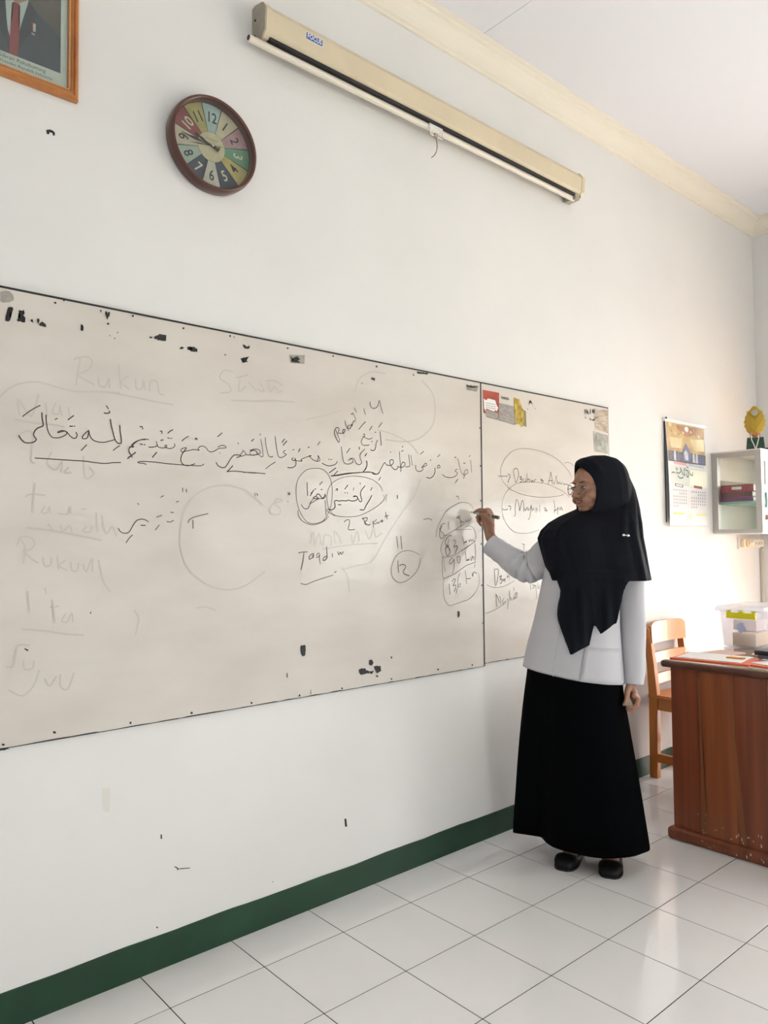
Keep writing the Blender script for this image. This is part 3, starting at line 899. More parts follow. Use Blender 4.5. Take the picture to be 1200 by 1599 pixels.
# all the small black chips on one board together (too small to pick apart)
for par, sel in ((b1, lambda q: max(p[0] for p in q) < SEAM-.003), (b2, lambda q: min(p[0] for p in q) > SEAM+.0033)):
    bm = bmesh.new()
    for pl in parse('stain'):
        if sel(pl): poly(bm, ragged(pl), -.0134)
    bmesh.ops.triangulate(bm, faces=bm.faces[:])
    o = obj('black_chips', bm, BLACK, par, recalc=False); o['kind'] = 'stuff'
    o['label'] = 'black chipped spots, tape residue and screw heads'
# coloured sticker remnants on the top left corner of the right board
def patch(name, pts, m, y=-.0132, par=b2, label=None):
    bm = bmesh.new(); f = poly(bm, pts, y); bmesh.ops.triangulate(bm, faces=[f]); o = obj(name, bm, m, par, recalc=False)
    if label: o['label'] = label
    return o
RED = mat('red_print', (.42,.055,.03), rough=.5, noise=.4, scale=40); YEL = mat('yellow_print', (.50,.34,.03), rough=.6, noise=.5, scale=50)
GRP = mat('grey_print', (.27,.24,.22), rough=.7, col2=(.42,.38,.36), scale=50, stretch=(1,1,4))
patch('sticker_remnant', [(1.531,1.930),(1.640,1.930),(1.636,1.812),(1.600,1.826),(1.534,1.828)], RED, label='torn red and white printed sticker')
patch('sticker_remnant', [(1.536,1.892),(1.552,1.886),(1.565,1.896),(1.612,1.893),(1.622,1.872),(1.632,1.862),(1.622,1.845),(1.612,1.85),(1.605,1.842),(1.552,1.850),(1.546,1.838),(1.538,1.85)], PAPER, y=-.0133)
patch('sticker_remnant', [(1.545,1.845),(1.632,1.838),(1.630,1.806),(1.55,1.812)], GRP, y=-.0134)
for zz in (1.874, 1.864, 1.855): ink('sticker_print', [[(1.548,zz),(1.615,zz)]], .0028, GRP, b2, y=-.0135)
patch('sticker_remnant', [(1.638,1.885),(1.742,1.882),(1.748,1.795),(1.70,1.80),(1.634,1.806)], GRP)
patch('sticker_remnant', [(1.742,1.922),(1.782,1.918),(1.80,1.88),(1.815,1.87),(1.812,1.80),(1.795,1.79),(1.775,1.806),(1.752,1.80),(1.744,1.86)], YEL, label='scraped yellow sticker remnant')
patch('sticker_remnant', [(1.795,1.80),(1.83,1.795),(1.828,1.87),(1.815,1.87)], mat('grey_green_print', (.22,.22,.12), rough=.8), y=-.01315)
for k in range(5): ink('sticker_print', [[(1.655+k*.011,1.915),(1.662+k*.011,1.907)]], .005, INKM, b2)
BRP = mat('brown_sticker', (.36,.26,.18), rough=.7, col2=(.60,.52,.44), scale=22, stretch=(1,1,4))
patch('sticker_remnant', [(2.378,1.945),(2.507,1.947),(2.507,1.826),(2.39,1.838)], BRP, label='brown printed label peeled at the corner')
patch('sticker_remnant', [(2.372,1.826),(2.505,1.816),(2.505,1.718),(2.38,1.722)], mat('silver_sticker', (.42,.41,.35), rough=.5, col2=(.20,.20,.17), scale=30))

# marks on the wall itself
bm = bmesh.new()
for pl in parse('wallmark'): poly(bm, pl, -.0008)
bmesh.ops.triangulate(bm, faces=bm.faces[:]); o = obj('wall_marks', bm, BLACK, back, recalc=False); o['kind'] = 'stuff'
bm = bmesh.new()
for pl in parse('wallscuff'): poly(bm, pl, -.0006)
o = obj('wall_scuff', bm, mat('scuff', (.73,.71,.66), rough=.8), back, recalc=False)

# ------------------------------------------------------------------ framed portrait
pf = empty('framed_portrait', 'orange-brown framed portrait print of a man in a dark suit and red tie', 'picture')
FX0, FX1, FZ0, FZ1 = -.538, -.204, 2.541, 2.975
FRM = mat('orange_frame_wood', (.52,.20,.045), rough=.28, col2=(.36,.12,.03), scale=12, coat=.4)
FRG = mat('frame_beading', (.75,.45,.22), rough=.4)
sec = [(0,0),(0,.016),(.005,.022),(.011,.0225),(.014,.018),(.019,.020),(.024,.016),(.030,.012),(.030,0)]   # (inward, out of the wall)
cs = [(FX0,FZ0,1,1),(FX1,FZ0,-1,1),(FX1,FZ1,-1,-1),(FX0,FZ1,1,-1)]
for k in range(4):
    a, b = cs[k], cs[(k+1) % 4]
    bm = bmesh.new()
    loft(bm, [[Vector((c[0]+c[2]*i, -d, c[1]+c[3]*i)) for i, d in sec] for c in (a, b)], cap0=True, cap1=True)
    obj('frame_rail', bm, FRM, pf)
    bm = bmesh.new(); i0 = .0255
    pa = Vector((a[0]+a[2]*i0, -.0165, a[1]+a[3]*i0)); pb = Vector((b[0]+b[2]*i0, -.0165, b[1]+b[3]*i0)); n = int((pb-pa).length/.006)
    for q in range(n):
        p_ = pa.lerp(pb, (q+.5)/n); add_box(bm, p_.x-.0019, p_.x+.0019, p_.y-.0015, p_.y+.001, p_.z-.0019, p_.z+.0019)
    o = obj('beading', bm, FRG, pf); o['kind'] = 'stuff'
px0, px1, pz0, pz1 = FX0+.03, FX1-.03, FZ0+.03, FZ1-.03
box('mount', px0, px1, -.008, -.002, pz0, pz1, mat('mount_card', (.56,.60,.55), rough=.6), pf)
PY = -.0084
bx0, bx1, bz0, bz1 = px0+.018, px1-.018, pz0+.038, pz1-.018
def pp(name, pts, m, k, mirror=False, label=None):
    return patch(name, pts, m, y=PY-.0002*k, par=pf, label=label)
pp('backdrop', [(bx0,bz0),(bx1,bz0),(bx1,bz1),(bx0,bz1)], mat('portrait_backdrop', (.17,.15,.135), rough=.5, col2=(.11,.10,.09), scale=8), 0)
cx = -.371
SUIT = mat('portrait_suit', (.085,.095,.11), rough=.5); SUIT2 = mat('portrait_lapel', (.075,.075,.09), rough=.5); SHIRT = mat('portrait_shirt', (.47,.52,.50), rough=.5)
TIEM = mat('portrait_tie', (.30,.09,.09), rough=.5); PSK = mat('portrait_skin', (.36,.24,.18), rough=.5); HAIRP = mat('portrait_hair', (.02,.018,.016), rough=.6)
sh = [(bx1,bz0),(bx1,bz0+.100),(cx+.085,bz0+.128),(cx+.050,bz0+.150),(cx+.034,bz0+.168),(cx-.034,bz0+.168),(cx-.050,bz0+.150),(cx-.085,bz0+.128),(bx0,bz0+.100),(bx0,bz0)]
pp('suit', sh, SUIT, 1)
pp('shirt', [(cx-.026,bz0+.172),(cx+.032,bz0+.172),(cx+.028,bz0+.15),(cx+.008,bz0+.055),(cx-.008,bz0+.03),(cx-.022,bz0+.07),(cx-.027,bz0+.14)], SHIRT, 2)
pp('lapel', [(cx+.034,bz0+.170),(cx+.052,bz0+.150),(cx+.045,bz0+.10),(cx+.008,bz0+.02),(cx-.004,bz0+.0),(cx+.006,bz0+.062),(cx+.026,bz0+.145)], SUIT2, 3)
pp('lapel', [(cx-.032,bz0+.170),(cx-.046,bz0+.150),(cx-.045,bz0+.08),(cx-.014,bz0+.0),(cx-.020,bz0+.062),(cx-.028,bz0+.13)], SUIT2, 3)
pp('tie', [(cx-.010,bz0+.150),(cx+.010,bz0+.150),(cx+.006,bz0+.135),(cx+.009,bz0+.06),(cx+.005,bz0),(cx-.016,bz0),(cx-.014,bz0+.07),(cx-.006,bz0+.135)], TIEM, 4)
pp('collar', [(cx+.006,bz0+.150),(cx+.018,bz0+.133),(cx+.032,bz0+.172)], SHIRT, 5); pp('collar', [(cx-.006,bz0+.150),(cx-.017,bz0+.135),(cx-.026,bz0+.172)], SHIRT, 5)
hc = (cx+.003, bz0+.224)
pp('neck', [(cx-.020,bz0+.16),(cx+.0,bz0+.150),(cx+.026,bz0+.16),(cx+.026,bz0+.2),(cx-.022,bz0+.2)], PSK, 4)
pp('hair', [(hc[0]+.048*math.cos(a), hc[1]+.012+.058*math.sin(a)) for a in [i*math.pi/12 for i in range(-2, 15)]], HAIRP, 5)
pp('face', [(hc[0]+.041*math.cos(a), hc[1]+.054*math.sin(a)*(1 if math.sin(a) < 0 else .8)) for a in [i*math.pi/12 for i in range(24)]], PSK, 6)
pp('face_shade', [(hc[0]+.028*math.cos(a), hc[1]-.036+.012*math.sin(a)) for a in [i*math.pi/8 for i in range(16)]], mat('portrait_skin_chin', (.33,.21,.16), rough=.5), 7)
pp('flag_pin', [(cx+.040,bz0+.088),(cx+.044,bz0+.088),(cx+.044,bz0+.112),(cx+.040,bz0+.114)], RED, 8); pp('flag_pin', [(cx+.044,bz0+.088),(cx+.051,bz0+.090),(cx+.051,bz0+.112),(cx+.044,bz0+.112)], SHIRT, 8)
pp('flag_pin', [(cx+.040,bz0+.078),(cx+.049,bz0+.078),(cx+.049,bz0+.084),(cx+.040,bz0+.084)], GRP, 8)
CAP = mat('caption_print', (.10,.11,.11), rough=.6)
text('caption', 'Gibran Rakabuming', .0158, CAP, pf, (cx+.016, PY-.0006, pz0+.0265), shear=.15, sx=1.0)
text('caption', 'Wakil Presiden Republik Indonesia', .0120, CAP, pf, (cx+.012, PY-.0006, pz0+.0115), shear=.25, sx=1.0)
box('portrait_glass', px0+.0005, px1-.0005, -.0125, -.0115, pz0+.0005, pz1-.0005, GLASS, pf)

# ------------------------------------------------------------------ round wall clock
ck = empty('wall_clock', 'round wall clock with brown rim and multicoloured segmented face', 'clock')
cc = (.221, 0, 2.557); RO = .1535
RIM = mat('clock_rim', (.085,.026,.018), rough=.32, coat=.3)
bm = bmesh.new()
lathe(bm, cc, '-Y', [(RO-.012,.001),(RO-.004,.001),(RO,.006),(RO+.001,.028),(RO-.001,.040),(RO-.004,.0455),(RO-.009,.046),(RO-.0125,.043),(RO-.0135,.038),(RO-.0135,.013)], 72)
obj('rim', bm, RIM, ck, smooth=True)
bm = bmesh.new(); lathe(bm, cc, '-Y', [(0,.002),(RO-.01,.002),(RO-.01,.0125),(0,.0125)], 48); obj('backplate', bm, BLACK, ck)
SEG = {12:(.40,.50,.50),1:(.58,.50,.36),2:(.44,.26,.28),3:(.14,.30,.19),4:(.46,.37,.13),5:(.055,.065,.10),6:(.55,.50,.43),7:(.055,.065,.10),8:(.36,.43,.38),9:(.55,.47,.37),10:(.25,.065,.065),11:(.42,.35,.13)}
r0, r1 = .0495, RO-.0145
for h in range(12):
    num = 12 if h == 0 else h
    bm = bmesh.new(); a0 = math.radians(h*30-15+.7); a1 = math.radians(h*30+15-.7); n = 8
    A = [(cc[0]+r1*math.sin(a0+(a1-a0)*i/n), cc[2]+r1*math.cos(a0+(a1-a0)*i/n)) for i in range(n+1)]
    B = [(cc[0]+r0*math.sin(a1-(a1-a0)*i/n), cc[2]+r0*math.cos(a1-(a1-a0)*i/n)) for i in range(n+1)]
    poly(bm, A+B, -.0135)
    obj('dial_segment', bm, mat('dial_%d' % num, SEG[num], rough=.6, noise=.16, scale=30), ck, recalc=False)
    am = math.radians(h*30); rr = .0955
    up = num in (4,5,6,7,8)
    rot = -am + (math.pi if up else 0)
    light = num in (3,5,7,10)
    text('numeral', str(num), .048, mat('numeral_light', (.60,.56,.42), rough=.6) if light else mat('numeral_dark', (.035,.04,.045), rough=.6), ck,
         (cc[0]+rr*math.sin(am), -.0142, cc[2]+rr*math.cos(am)), rot=rot, sx=.80, bold=.0007)
bm = bmesh.new(); poly(bm, [(cc[0]+(r0-.0008)*math.sin(i*math.pi/24), cc[2]+(r0-.0008)*math.cos(i*math.pi/24)) for i in range(48)], -.0136)
obj('dial_centre', bm, mat('dial_centre', (.56,.49,.32), rough=.6, noise=.15, scale=40), ck, recalc=False)
for i in range(9): ink('dial_print', [[(cc[0]-.020+i*.0048, cc[2]+.024), (cc[0]-.0175+i*.0048, cc[2]+.0245)]], .003, mat('dial_print', (.33,.28,.18), rough=.7), ck, y=-.0141)
HND = mat('clock_hand', (.02,.018,.018), rough=.4)
def hand(name, deg, ln, tail, w, y, m=HND):
    a = math.radians(deg); d = Vector((math.sin(a),0,math.cos(a))); s = Vector((math.cos(a),0,-math.sin(a)))
    c0 = Vector((cc[0], y, cc[2])); bm = bmesh.new()
    prof_ = [(-tail, w*1.5), (-tail*.6, w*.8), (0, w*1.2), (ln*.35, w*.8), (ln*.6, w*1.7), (ln*.78, w*.8), (ln, w*.25)]
    rings = [[c0+d*l+s*q, c0+d*l+s*q+Vector((0,-.0012,0)), c0+d*l-s*q+Vector((0,-.0012,0)), c0+d*l-s*q] for l, q in prof_]
    loft(bm, rings, cap0=True, cap1=True); obj(name, bm, m, ck)
hand('hour_hand', 291, .066, .024, .0026, -.018); hand('minute_hand', 275, .108, .026, .0022, -.0205); hand('second_hand', 260, .082, .030, .0009, -.0228)
bm = bmesh.new(); ellipsoid(bm, (cc[0], -.0245, cc[2]), (.0032,.002,.0032), sub=2); obj('hand_cap', bm, mat('brass', (.8,.7,.45), rough=.3), ck)
bm = bmesh.new(); lathe(bm, cc, '-Y', [(0,.0385),(RO-.0136,.0385),(RO-.0136,.0370),(0,.0370)], 48); obj('clock_glass', bm, GLASS, ck)

# ------------------------------------------------------------------ rolled projector screen
ps = empty('projector_screen', 'rolled-up cream projector screen housing mounted high on the wall', 'projector screen')
X0, X1 = .388, 2.232
hs = [(0,2.985),(.022,2.975),(.060,2.978),(.078,2.995),(.084,3.062),(.066,3.088),(.020,3.100),(0,3.096)]     # (out, z)
bm = bmesh.new(); loft(bm, [[Vector((x, -a, z)) for a, z in hs] for x in (X0+.012, X1-.012)], cap0=True, cap1=True); obj('housing', bm, CREAMM, ps)
def capm(x0, x1, name, m):
    bm = bmesh.new(); c = (.043, 3.037)
    rr = [(c[0]+(a-c[0])*s, c[1]+(z-c[1])*s) for s in (1.07,) for a, z in hs]
    rr = [(max(a, 0), z) for a, z in rr]
    loft(bm, [[Vector((x, -a, z)) for a, z in rr] for x in (x0, x1)], cap0=True, cap1=True); return obj(name, bm, m, ps)
capm(X0-.006, X0+.0, 'end_cap', GREYCAP); capm(X0, X0+.022, 'end_cap_collar', CREAMM); capm(X1-.022, X1, 'end_cap_collar', CREAMM); capm(X1, X1+.004, 'end_cap', CREAM)
for (a, z) in ((.022,3.050),(.020,2.995)):
    bm = bmesh.new(); tube(bm, [(X0-.009,-a,z),(X0-.005,-a,z)], .004, n=8); obj('cap_screw', bm, BLACK, ps)
box('slot_shade', X0+.02, X1-.02, -.072, -.046, 2.966, 2.9785, BLACK, ps)  # black bar: shade of the gap under the housing, put in as colour
bm = bmesh.new(); tube(bm, [(.338,-.050,2.955),(2.185,-.050,2.960)], .0125, n=16); obj('weight_rod', bm, mat('white_enamel_rod', (.76,.70,.60), rough=.35), ps, smooth=False)
for x, z in ((.3365,2.957),(2.1865,2.966)):
    bm = bmesh.new(); tube(bm, [(x,-.05,z),(x+.002,-.05,z)], .0085, n=12); obj('rod_end', bm, BLACK, ps)
box('rod_bracket', 2.165, 2.20, -.075, -.01, 2.950, 2.978, GREYCAP, ps)
# brand sticker
patch('sticker', [(.548,3.056),(.622,3.056),(.622,3.030),(.548,3.030)], PAPER, y=-.0836, par=ps)
st = patch('sticker_field', [(.550,3.054),(.620,3.054),(.620,3.032),(.550,3.032)], mat('blue_print', (.045,.11,.36), rough=.4), y=-.0839, par=ps)
text('sticker_text', 'FOCUS', .023, PAPER, ps, (.585, -.0843, 3.0435), sx=.85, bold=.0006)
# lift the sticker plane so it sits on the sloping face
for o in ps.children:
    if o.name.startswith('sticker'):
        for v in o.data.vertices: v.co.y += -.0012 + (3.062-v.co.z)*.0896
# pull handle, clip and cord
HX = 1.215
bm = bmesh.new(); add_box(bm, HX-.045, HX+.030, -.067, -.058, 2.950, 2.966, .002); obj('handle_plate', bm, WHITEP, ps)
bm = bmesh.new(); tube(bm, [(HX-.042,-.064,2.955),(HX-.042,-.066,2.925),(HX-.034,-.066,2.921),(HX+.026,-.066,2.921),(HX+.032,-.066,2.925),(HX+.032,-.064,2.955)], .0022, n=8); obj('pull_handle', bm, WHITEP, ps)
bm = bmesh.new(); add_box(bm, HX-.020, HX-.004, -.071, -.060, 2.915, 2.932, .002); obj('cord_clip', bm, GREYCAP, ps)
bm = bmesh.new(); tube(bm, catmull([(HX-.012,-.066,2.918),(HX-.002,-.064,2.895),(HX-.000,-.060,2.870),(HX-.010,-.058,2.848),(HX-.026,-.056,2.832)], 4), .0020, n=6); obj('pull_cord', bm, mat('cord', (.30,.20,.16), rough=.8), ps)

# ------------------------------------------------------------------ hanging calendar
cl = empty('wall_calendar', 'tall paper calendar with golden picture hanging right of the whiteboards', 'calendar')
KX0, KX1, KZ0, KZ1 = 3.100, 3.590, 1.352, 1.968
def cy(x, z):   # the sheet curls off the wall at its left edge and towards the bottom
    u = (x-KX0)/(KX1-KX0); v = (KZ1-z)/(KZ1-KZ0)
    return -.006 - .016*max(0, 1-u*1.6)**2*(.3+v) - .012*math.sin(v*math.pi)*.6
def kpatch(name, x0, x1, z0, z1, m, k, nx=8, nz=8, sag=0):
    bm = bmesh.new(); rows = []
    for j in range(nz+1):
        z = z0+(z1-z0)*j/nz
        rows.append([Vector((x0+(x1-x0)*i/nx, cy(x0+(x1-x0)*i/nx, z)-.0004*k, z)) for i in range(nx+1)])
    loft(bm, rows, close=False); return obj(name, bm, m, cl, smooth=True)
sheet = kpatch('sheet', KX0, KX1, KZ0, KZ1-.012, mat('calendar_paper', (.74,.73,.74), rough=.5), 0, 20, 24)
box('hanger_strip', KX0-.004, KX1+.004, -.014, -.002, KZ1-.016, KZ1, mat('white_metal', (.85,.84,.82), rough=.3), cl)
bm = bmesh.new(); ellipsoid(bm, (KX0+.008, -.014, KZ1+.002), (.007,.006,.007), sub=2); obj('nail', bm, BLACK, cl)
GP = mat('calendar_gold', (.60,.42,.16), rough=.45, col2=(.40,.23,.08), scale=9); GP2 = mat('calendar_dome', (.42,.20,.08), rough=.45, noise=.3, scale=20)
GP3 = mat('calendar_pale_gold', (.72,.60,.30), rough=.45, noise=.2, scale=12)
BLU = mat('calendar_blue', (.14,.16,.27), rough=.5); LBL = mat('calendar_lightblue', (.55,.58,.65), rough=.5, noise=.2, scale=40); DKP = mat('calendar_dark', (.14,.13,.14), rough=.5, noise=.4, scale=40)
kpatch('picture', KX0+.006, KX1-.012, 1.755, KZ1-.018, GP, 1); kpatch('picture_base', KX0+.006, KX1-.012, 1.722, 1.785, DKP, 2)
def kpoly(name, pts, m, k):
    bm = bmesh.new(); f = bm.faces.new([bm.verts.new((KX0+a*(KX1-KX0), cy(KX0+a*(KX1-KX0), KZ1-b*(KZ1-KZ0))-.0004*k, KZ1-b*(KZ1-KZ0))) for a, b in pts])
    bmesh.ops.triangulate(bm, faces=[f]); return obj(name, bm, m, cl, recalc=False)
kpoly('dome', [(.25,.04),(.80,.04),(.72,.10),(.62,.13),(.50,.14),(.38,.12),(.30,.09)], GP2, 3)
for k in range(9):
    a = .10+k*.1; kpoly('arch_ornament', [(a,.09+.02*math.sin(k)),(a+.05,.10+.02*math.sin(k)),(a+.045,.12+.02*math.sin(k)),(a+.01,.115+.02*math.sin(k))], GP3 if k % 2 else GP2, 4)
kpoly('light_wall', [(.60,.16),(.95,.14),(.95,.26),(.70,.27)], GP3, 3); kpoly('light_wall', [(.08,.17),(.40,.16),(.36,.26),(.10,.27)], GP3, 3)
kpoly('emblem', [(.52+.05*math.cos(t), .065+.028*math.sin(t)) for t in [i*math.pi/6 for i in range(12)]], PAPER, 5)
kpoly('emblem', [(.11+.04*math.cos(t), .045+.025*math.sin(t)) for t in [i*math.pi/6 for i in range(12)]], GP3, 5)
kpoly('blue_figure', [(.36,.36),(.40,.27),(.46,.225),(.48,.20),(.51,.225),(.56,.26),(.60,.30),(.61,.385),(.40,.385)], BLU, 5)
kpoly('white_figure', [(.42,.30),(.47,.27),(.52,.30),(.53,.37),(.44,.37)], LBL, 6)
for a in (.18,.26,.66,.74,.82,.90): kpoly('figure', [(a-.03,.385),(a-.02,.31),(a+.005,.285),(a+.03,.31),(a+.04,.385)], LBL if a in (.18,.66,.74) else BLU, 5)
kpoly('caption_band', [(.15,.395),(.46,.40),(.46,.425),(.15,.42)], mat('calendar_pink', (.62,.32,.32), rough=.5), 6); kpoly('caption_band', [(.47,.40),(.92,.41),(.92,.43),(.47,.425)], LBL, 6)
kpatch('pale_field', KX0+.030, KX1-.03, 1.585, 1.700, mat('calendar_pale', (.62,.66,.62), rough=.5), 1)
kpatch('cream_field', KX0+.27, KX1-.004, 1.585, 1.685, mat('calendar_cream', (.80,.78,.62), rough=.5), 2)  # cream field across the right part of the sheet
for (pts) in ([(.08,.51),(.12,.50),(.16,.505)], [(.20,.50),(.26,.505),(.31,.49),(.33,.46),(.31,.455)], [(.33,.46),(.36,.50),(.42,.52),(.40,.47),(.44,.45)], [(.44,.47),(.50,.47),(.52,.52),(.48,.53),(.46,.50)], [(.54,.47),(.56,.50),(.62,.51),(.62,.48)], [(.24,.53),(.30,.55),(.38,.54)], [(.20,.46),(.24,.47)], [(.48,.43),(.52,.44)]):
    q = catmull([(KX0+a*(KX1-KX0), KZ1-b*(KZ1-KZ0)) for a, b in pts], 4)
    bm = bmesh.new(); ribbon(bm, q, .007, 0)
    for v in bm.verts: v.co.y = cy(v.co.x, v.co.z)-.0018
    obj('calligraphy', bm, mat('calendar_green_black', (.10,.15,.13), rough=.5), cl, recalc=False)
for (a0, a1, c) in ((.16,.37,DKP), (.65,.86,mat('calendar_brown', (.30,.08,.06), rough=.5))):
    kpoly('month_banner', [(a0,.605),(a1,.612),(a1,.637),(a0,.630)], c, 5)
kpoly('month_banner', [(.18,.611),(.35,.616),(.35,.630),(.18,.625)], PAPER, 6)
bmn, bmr = bmesh.new(), bmesh.new()
for blk_, a0 in (('l', .12), ('r', .60)):
    for rr_ in range(6):
        for c_ in range(7):
            if (rr_ == 1 and c_ < 3) or (rr_ == 5 and c_ > 2): continue
            a = a0+c_*.055; b = .665+rr_*.030 + (.004 if blk_ == 'r' else 0)
            x = KX0+a*(KX1-KX0); z = KZ1-b*(KZ1-KZ0)
            t = bmr if c_ == 0 else bmn
            w = .0055 if blk_ == 'r' else .004
            t.faces.new([t.verts.new((x+dx, cy(x, z)-.0018, z+dz)) for dx, dz in ((-w,-.005),(w,-.005),(w*.7,.006),(-w*.7,.005))])
o = obj('date_grid', bmn, mat('date_grey', (.38,.36,.40), rough=.6), cl, recalc=False); o['kind'] = 'stuff'
o = obj('holiday_dates', bmr, mat('date_red', (.62,.34,.34), rough=.6), cl, recalc=False); o['kind'] = 'stuff'
YLW = mat('calendar_yellow', (.78,.74,.22), rough=.5)
kpoly('yellow_strip', [(.10,.875),(.40,.878),(.40,.896),(.10,.893)], YLW, 5); kpoly('yellow_strip', [(.72,.880),(.97,.883),(.97,.900),(.72,.897)], YLW, 5)
kpoly('emblem', [(.55+.07*math.cos(t), .915+.035*math.sin(t)) for t in [i*math.pi/6 for i in range(12)]], mat('calendar_peach', (.80,.70,.55), rough=.5), 5)
bm = bmesh.new(); loft(bm, [[Vector((KX0+.003, -.0005, z)), Vector((KX0+.016, -.0005, z))] for z in (1.37, 1.66, 1.95)], close=False); obj('curl_shadow', bm, mat('curl_shadow', (.06,.06,.07), rough=.7), cl)  # dark strip on the wall paints the shadow behind the curled left edge

# ------------------------------------------------------------------ glazed wall cabinet
CX0, CX1, CY, CZ0, CZ1 = 3.68, 4.365, -.300, 1.309, 1.803
cb = empty('display_cabinet', 'grey aluminium wall cabinet with glass sides, hung in the corner', 'cabinet')
f = .036
def alu(name, *a): return box(name, *a, ALU, cb, .002)
alu('frame_post', CX0, CX0+f, -f, -.001, CZ0, CZ1); alu('frame_post', CX0, CX0+f, CY, CY+f, CZ0, CZ1)
alu('frame_post', CX1-f, CX1-.001, CY, CY+f, CZ0, CZ1); alu('frame_post', CX1-f, CX1-.001, -f, -.001, CZ0, CZ1)
alu('side_rail', CX0, CX0+f, CY+f, -f, CZ1-.028, CZ1); alu('side_rail', CX0, CX0+f, CY+f, -f, CZ0, CZ0+.022)
box('front_rail', CX0+f, CX1-f, CY, CY+.03, CZ1-.028, CZ1, WHITEP, cb); box('front_rail', CX0+f, CX1-f, CY, CY+.03, CZ0, CZ0+.022, WHITEP, cb)
box('top_board', CX0+.002, CX1-.002, CY+.003, -.002, CZ1, CZ1+.008, WHITEP, cb); box('bottom_board', CX0+.004, CX1-.004, CY+.004, -.003, CZ0-.006, CZ0, WHITEP, cb)
box('back_board', CX0+f, CX1-f, -.008, -.003, CZ0+.022, CZ1-.028, WHITEP, cb)
box('side_pane', CX0+.016, CX0+.020, CY+f-.004, -f+.004, CZ0+.02, CZ1-.026, GLASS, cb)
for a, b in ((CX0+f, (CX0+CX1)/2-.01), ((CX0+CX1)/2+.01, CX1-f)):
    d = box('sliding_pane', a, b, CY+.010, CY+.014, CZ0+.022, CZ1-.028, GLASS, cb)
SHG = mat('green_shelf_glass', (.30,.52,.44), rough=.2)
box('shelf', CX0+.022, CX1-.04, CY+.036, -.010, 1.485, 1.500, SHG, cb)
box('shelf_rear_panel', CX0+.022, CX1-.04, -.020, -.012, 1.500, 1.640, mat('grey_card', (.44,.41,.38), rough=.7), cb)
# thin coloured panels on the front pane
for (x, z, w, h, m) in ((3.74,1.60,.10,.14,mat('pale_panel', (.72,.74,.72), rough=.6)),(3.75,1.46,.12,.09,mat('teal_panel', (.30,.55,.50), rough=.6)),(3.76,1.385,.11,.03,mat('orange_panel', (.70,.35,.22), rough=.6))):
    box('tinted_panel', x, x+w, CY-.0008, CY+.0095, z, z+h, m, cb)
REDB = mat('red_book_cover', (.38,.05,.075), rough=.45); MARB = mat('maroon_book_cover', (.16,.04,.045), rough=.5); PURB = mat('purple_book_cover', (.24,.06,.19), rough=.5)
def book(z0, z1, m, label, x0=3.719, x1=3.907, y0=-.232, y1=-.040, spine=None):
    b = empty('book', label, 'book', None)
    t = .003
    box('cover', x0, x1, y0, y1, z1-t, z1, m, b); box('cover', x0, x1, y0, y1, z0, z0+t, m, b); box('spine', x0, x0+.004, y0, y1, z0+t, z1-t, m, b)
    box('pages', x0+.005, x1-.006, y0+.004, y1-.004, z0+t, z1-t, PAPER, b)
    return b
book(1.5005, 1.529, PURB, 'thin purple book lying lowest in the cabinet stack')
book(1.5295, 1.561, MARB, 'dark maroon book in the middle of the cabinet stack', y0=-.228)
b_ = book(1.5615, 1.604, REDB, 'red book lying on top of the cabinet stack', y0=-.236)
box('spine_label', 3.7178, 3.7189, -.165, -.105, 1.574, 1.592, PAPER, b_)

# ------------------------------------------------------------------ trophy on the cabinet
tr = empty('trophy', 'gold leaf-shaped trophy with ribbon on green and black base on the cabinet', 'trophy')
tx, ty, tz = 3.79, -.225, CZ1+.0085
MG = mat('green_marble', (.035,.085,.06), rough=.2, noise=.4, scale=20)
MB_ = mat('black_marble', (.02,.022,.022), rough=.2)
view = Vector((math.sin(1.15), math.cos(1.15), 0))       # the trophy faces out of the corner
side = Vector((view.y, -view.x, 0)); nrm = -view
def tp(a, h, d=0): return Vector((tx, ty, tz)) + side*a + Vector((0,0,h)) + nrm*d
bm = bmesh.new(); loft(bm, [[tp(-.052,0,.035),tp(.052,0,.035),tp(.052,0,-.035),tp(-.052,0,-.035)],[tp(-.045,.078,.028),tp(.045,.078,.028),tp(.045,.078,-.028),tp(-.045,.078,-.028)]], cap0=True, cap1=True); obj('base', bm, MG, tr)
bm = bmesh.new(); loft(bm, [[tp(.050,0,.03),tp(.085,0,.03),tp(.085,0,-.03),tp(.050,0,-.03)],[tp(.05,.010,.03),tp(.08,.010,.03),tp(.08,.010,-.03),tp(.05,.010,-.03)]], cap0=True, cap1=True); obj('base_step', bm, MB_, tr)
bm = bmesh.new(); tube(bm, [tp(0,.076),tp(0,.10)], .012, n=12); obj('stem', bm, GOLD, tr)
bm = bmesh.new()
def leafpt(t, s): # outline of the body from stem to top
    w = .010+.052*math.sin(math.pi*min(1, t*1.02))**.75*(1-.15*t); return w*s
rowsF, rowsB = [], []
for i in range(17):
    t = i/16; h = .085+.185*t
    rowsF.append([tp(leafpt(t, s)*(1+.07*math.sin(t*40)), h, .006+.014*math.cos(s*1.4)) for s in (-1,-.6,-.2,.2,.6,1)])
    rowsB.append([tp(leafpt(t, s)*(1+.07*math.sin(t*40)), h, -.006) for s in (1,.6,.2,-.2,-.6,-1)])
loft(bm, [a+b for a, b in zip(rowsF, rowsB)], cap0=True, cap1=True); obj('trophy_body', bm, GOLD, tr)
for sgn in (-1, 1):
    for k in range(5):
        bm = bmesh.new(); h0 = .10+k*.014
        tube(bm, [tp(-.012*sgn, h0, .022), tp(.018*sgn, h0+.045, .027), tp((.050-.002*k)*sgn, h0+.085, .018)], [.003,.0065,.003], n=8); obj('feather', bm, GOLD, tr)
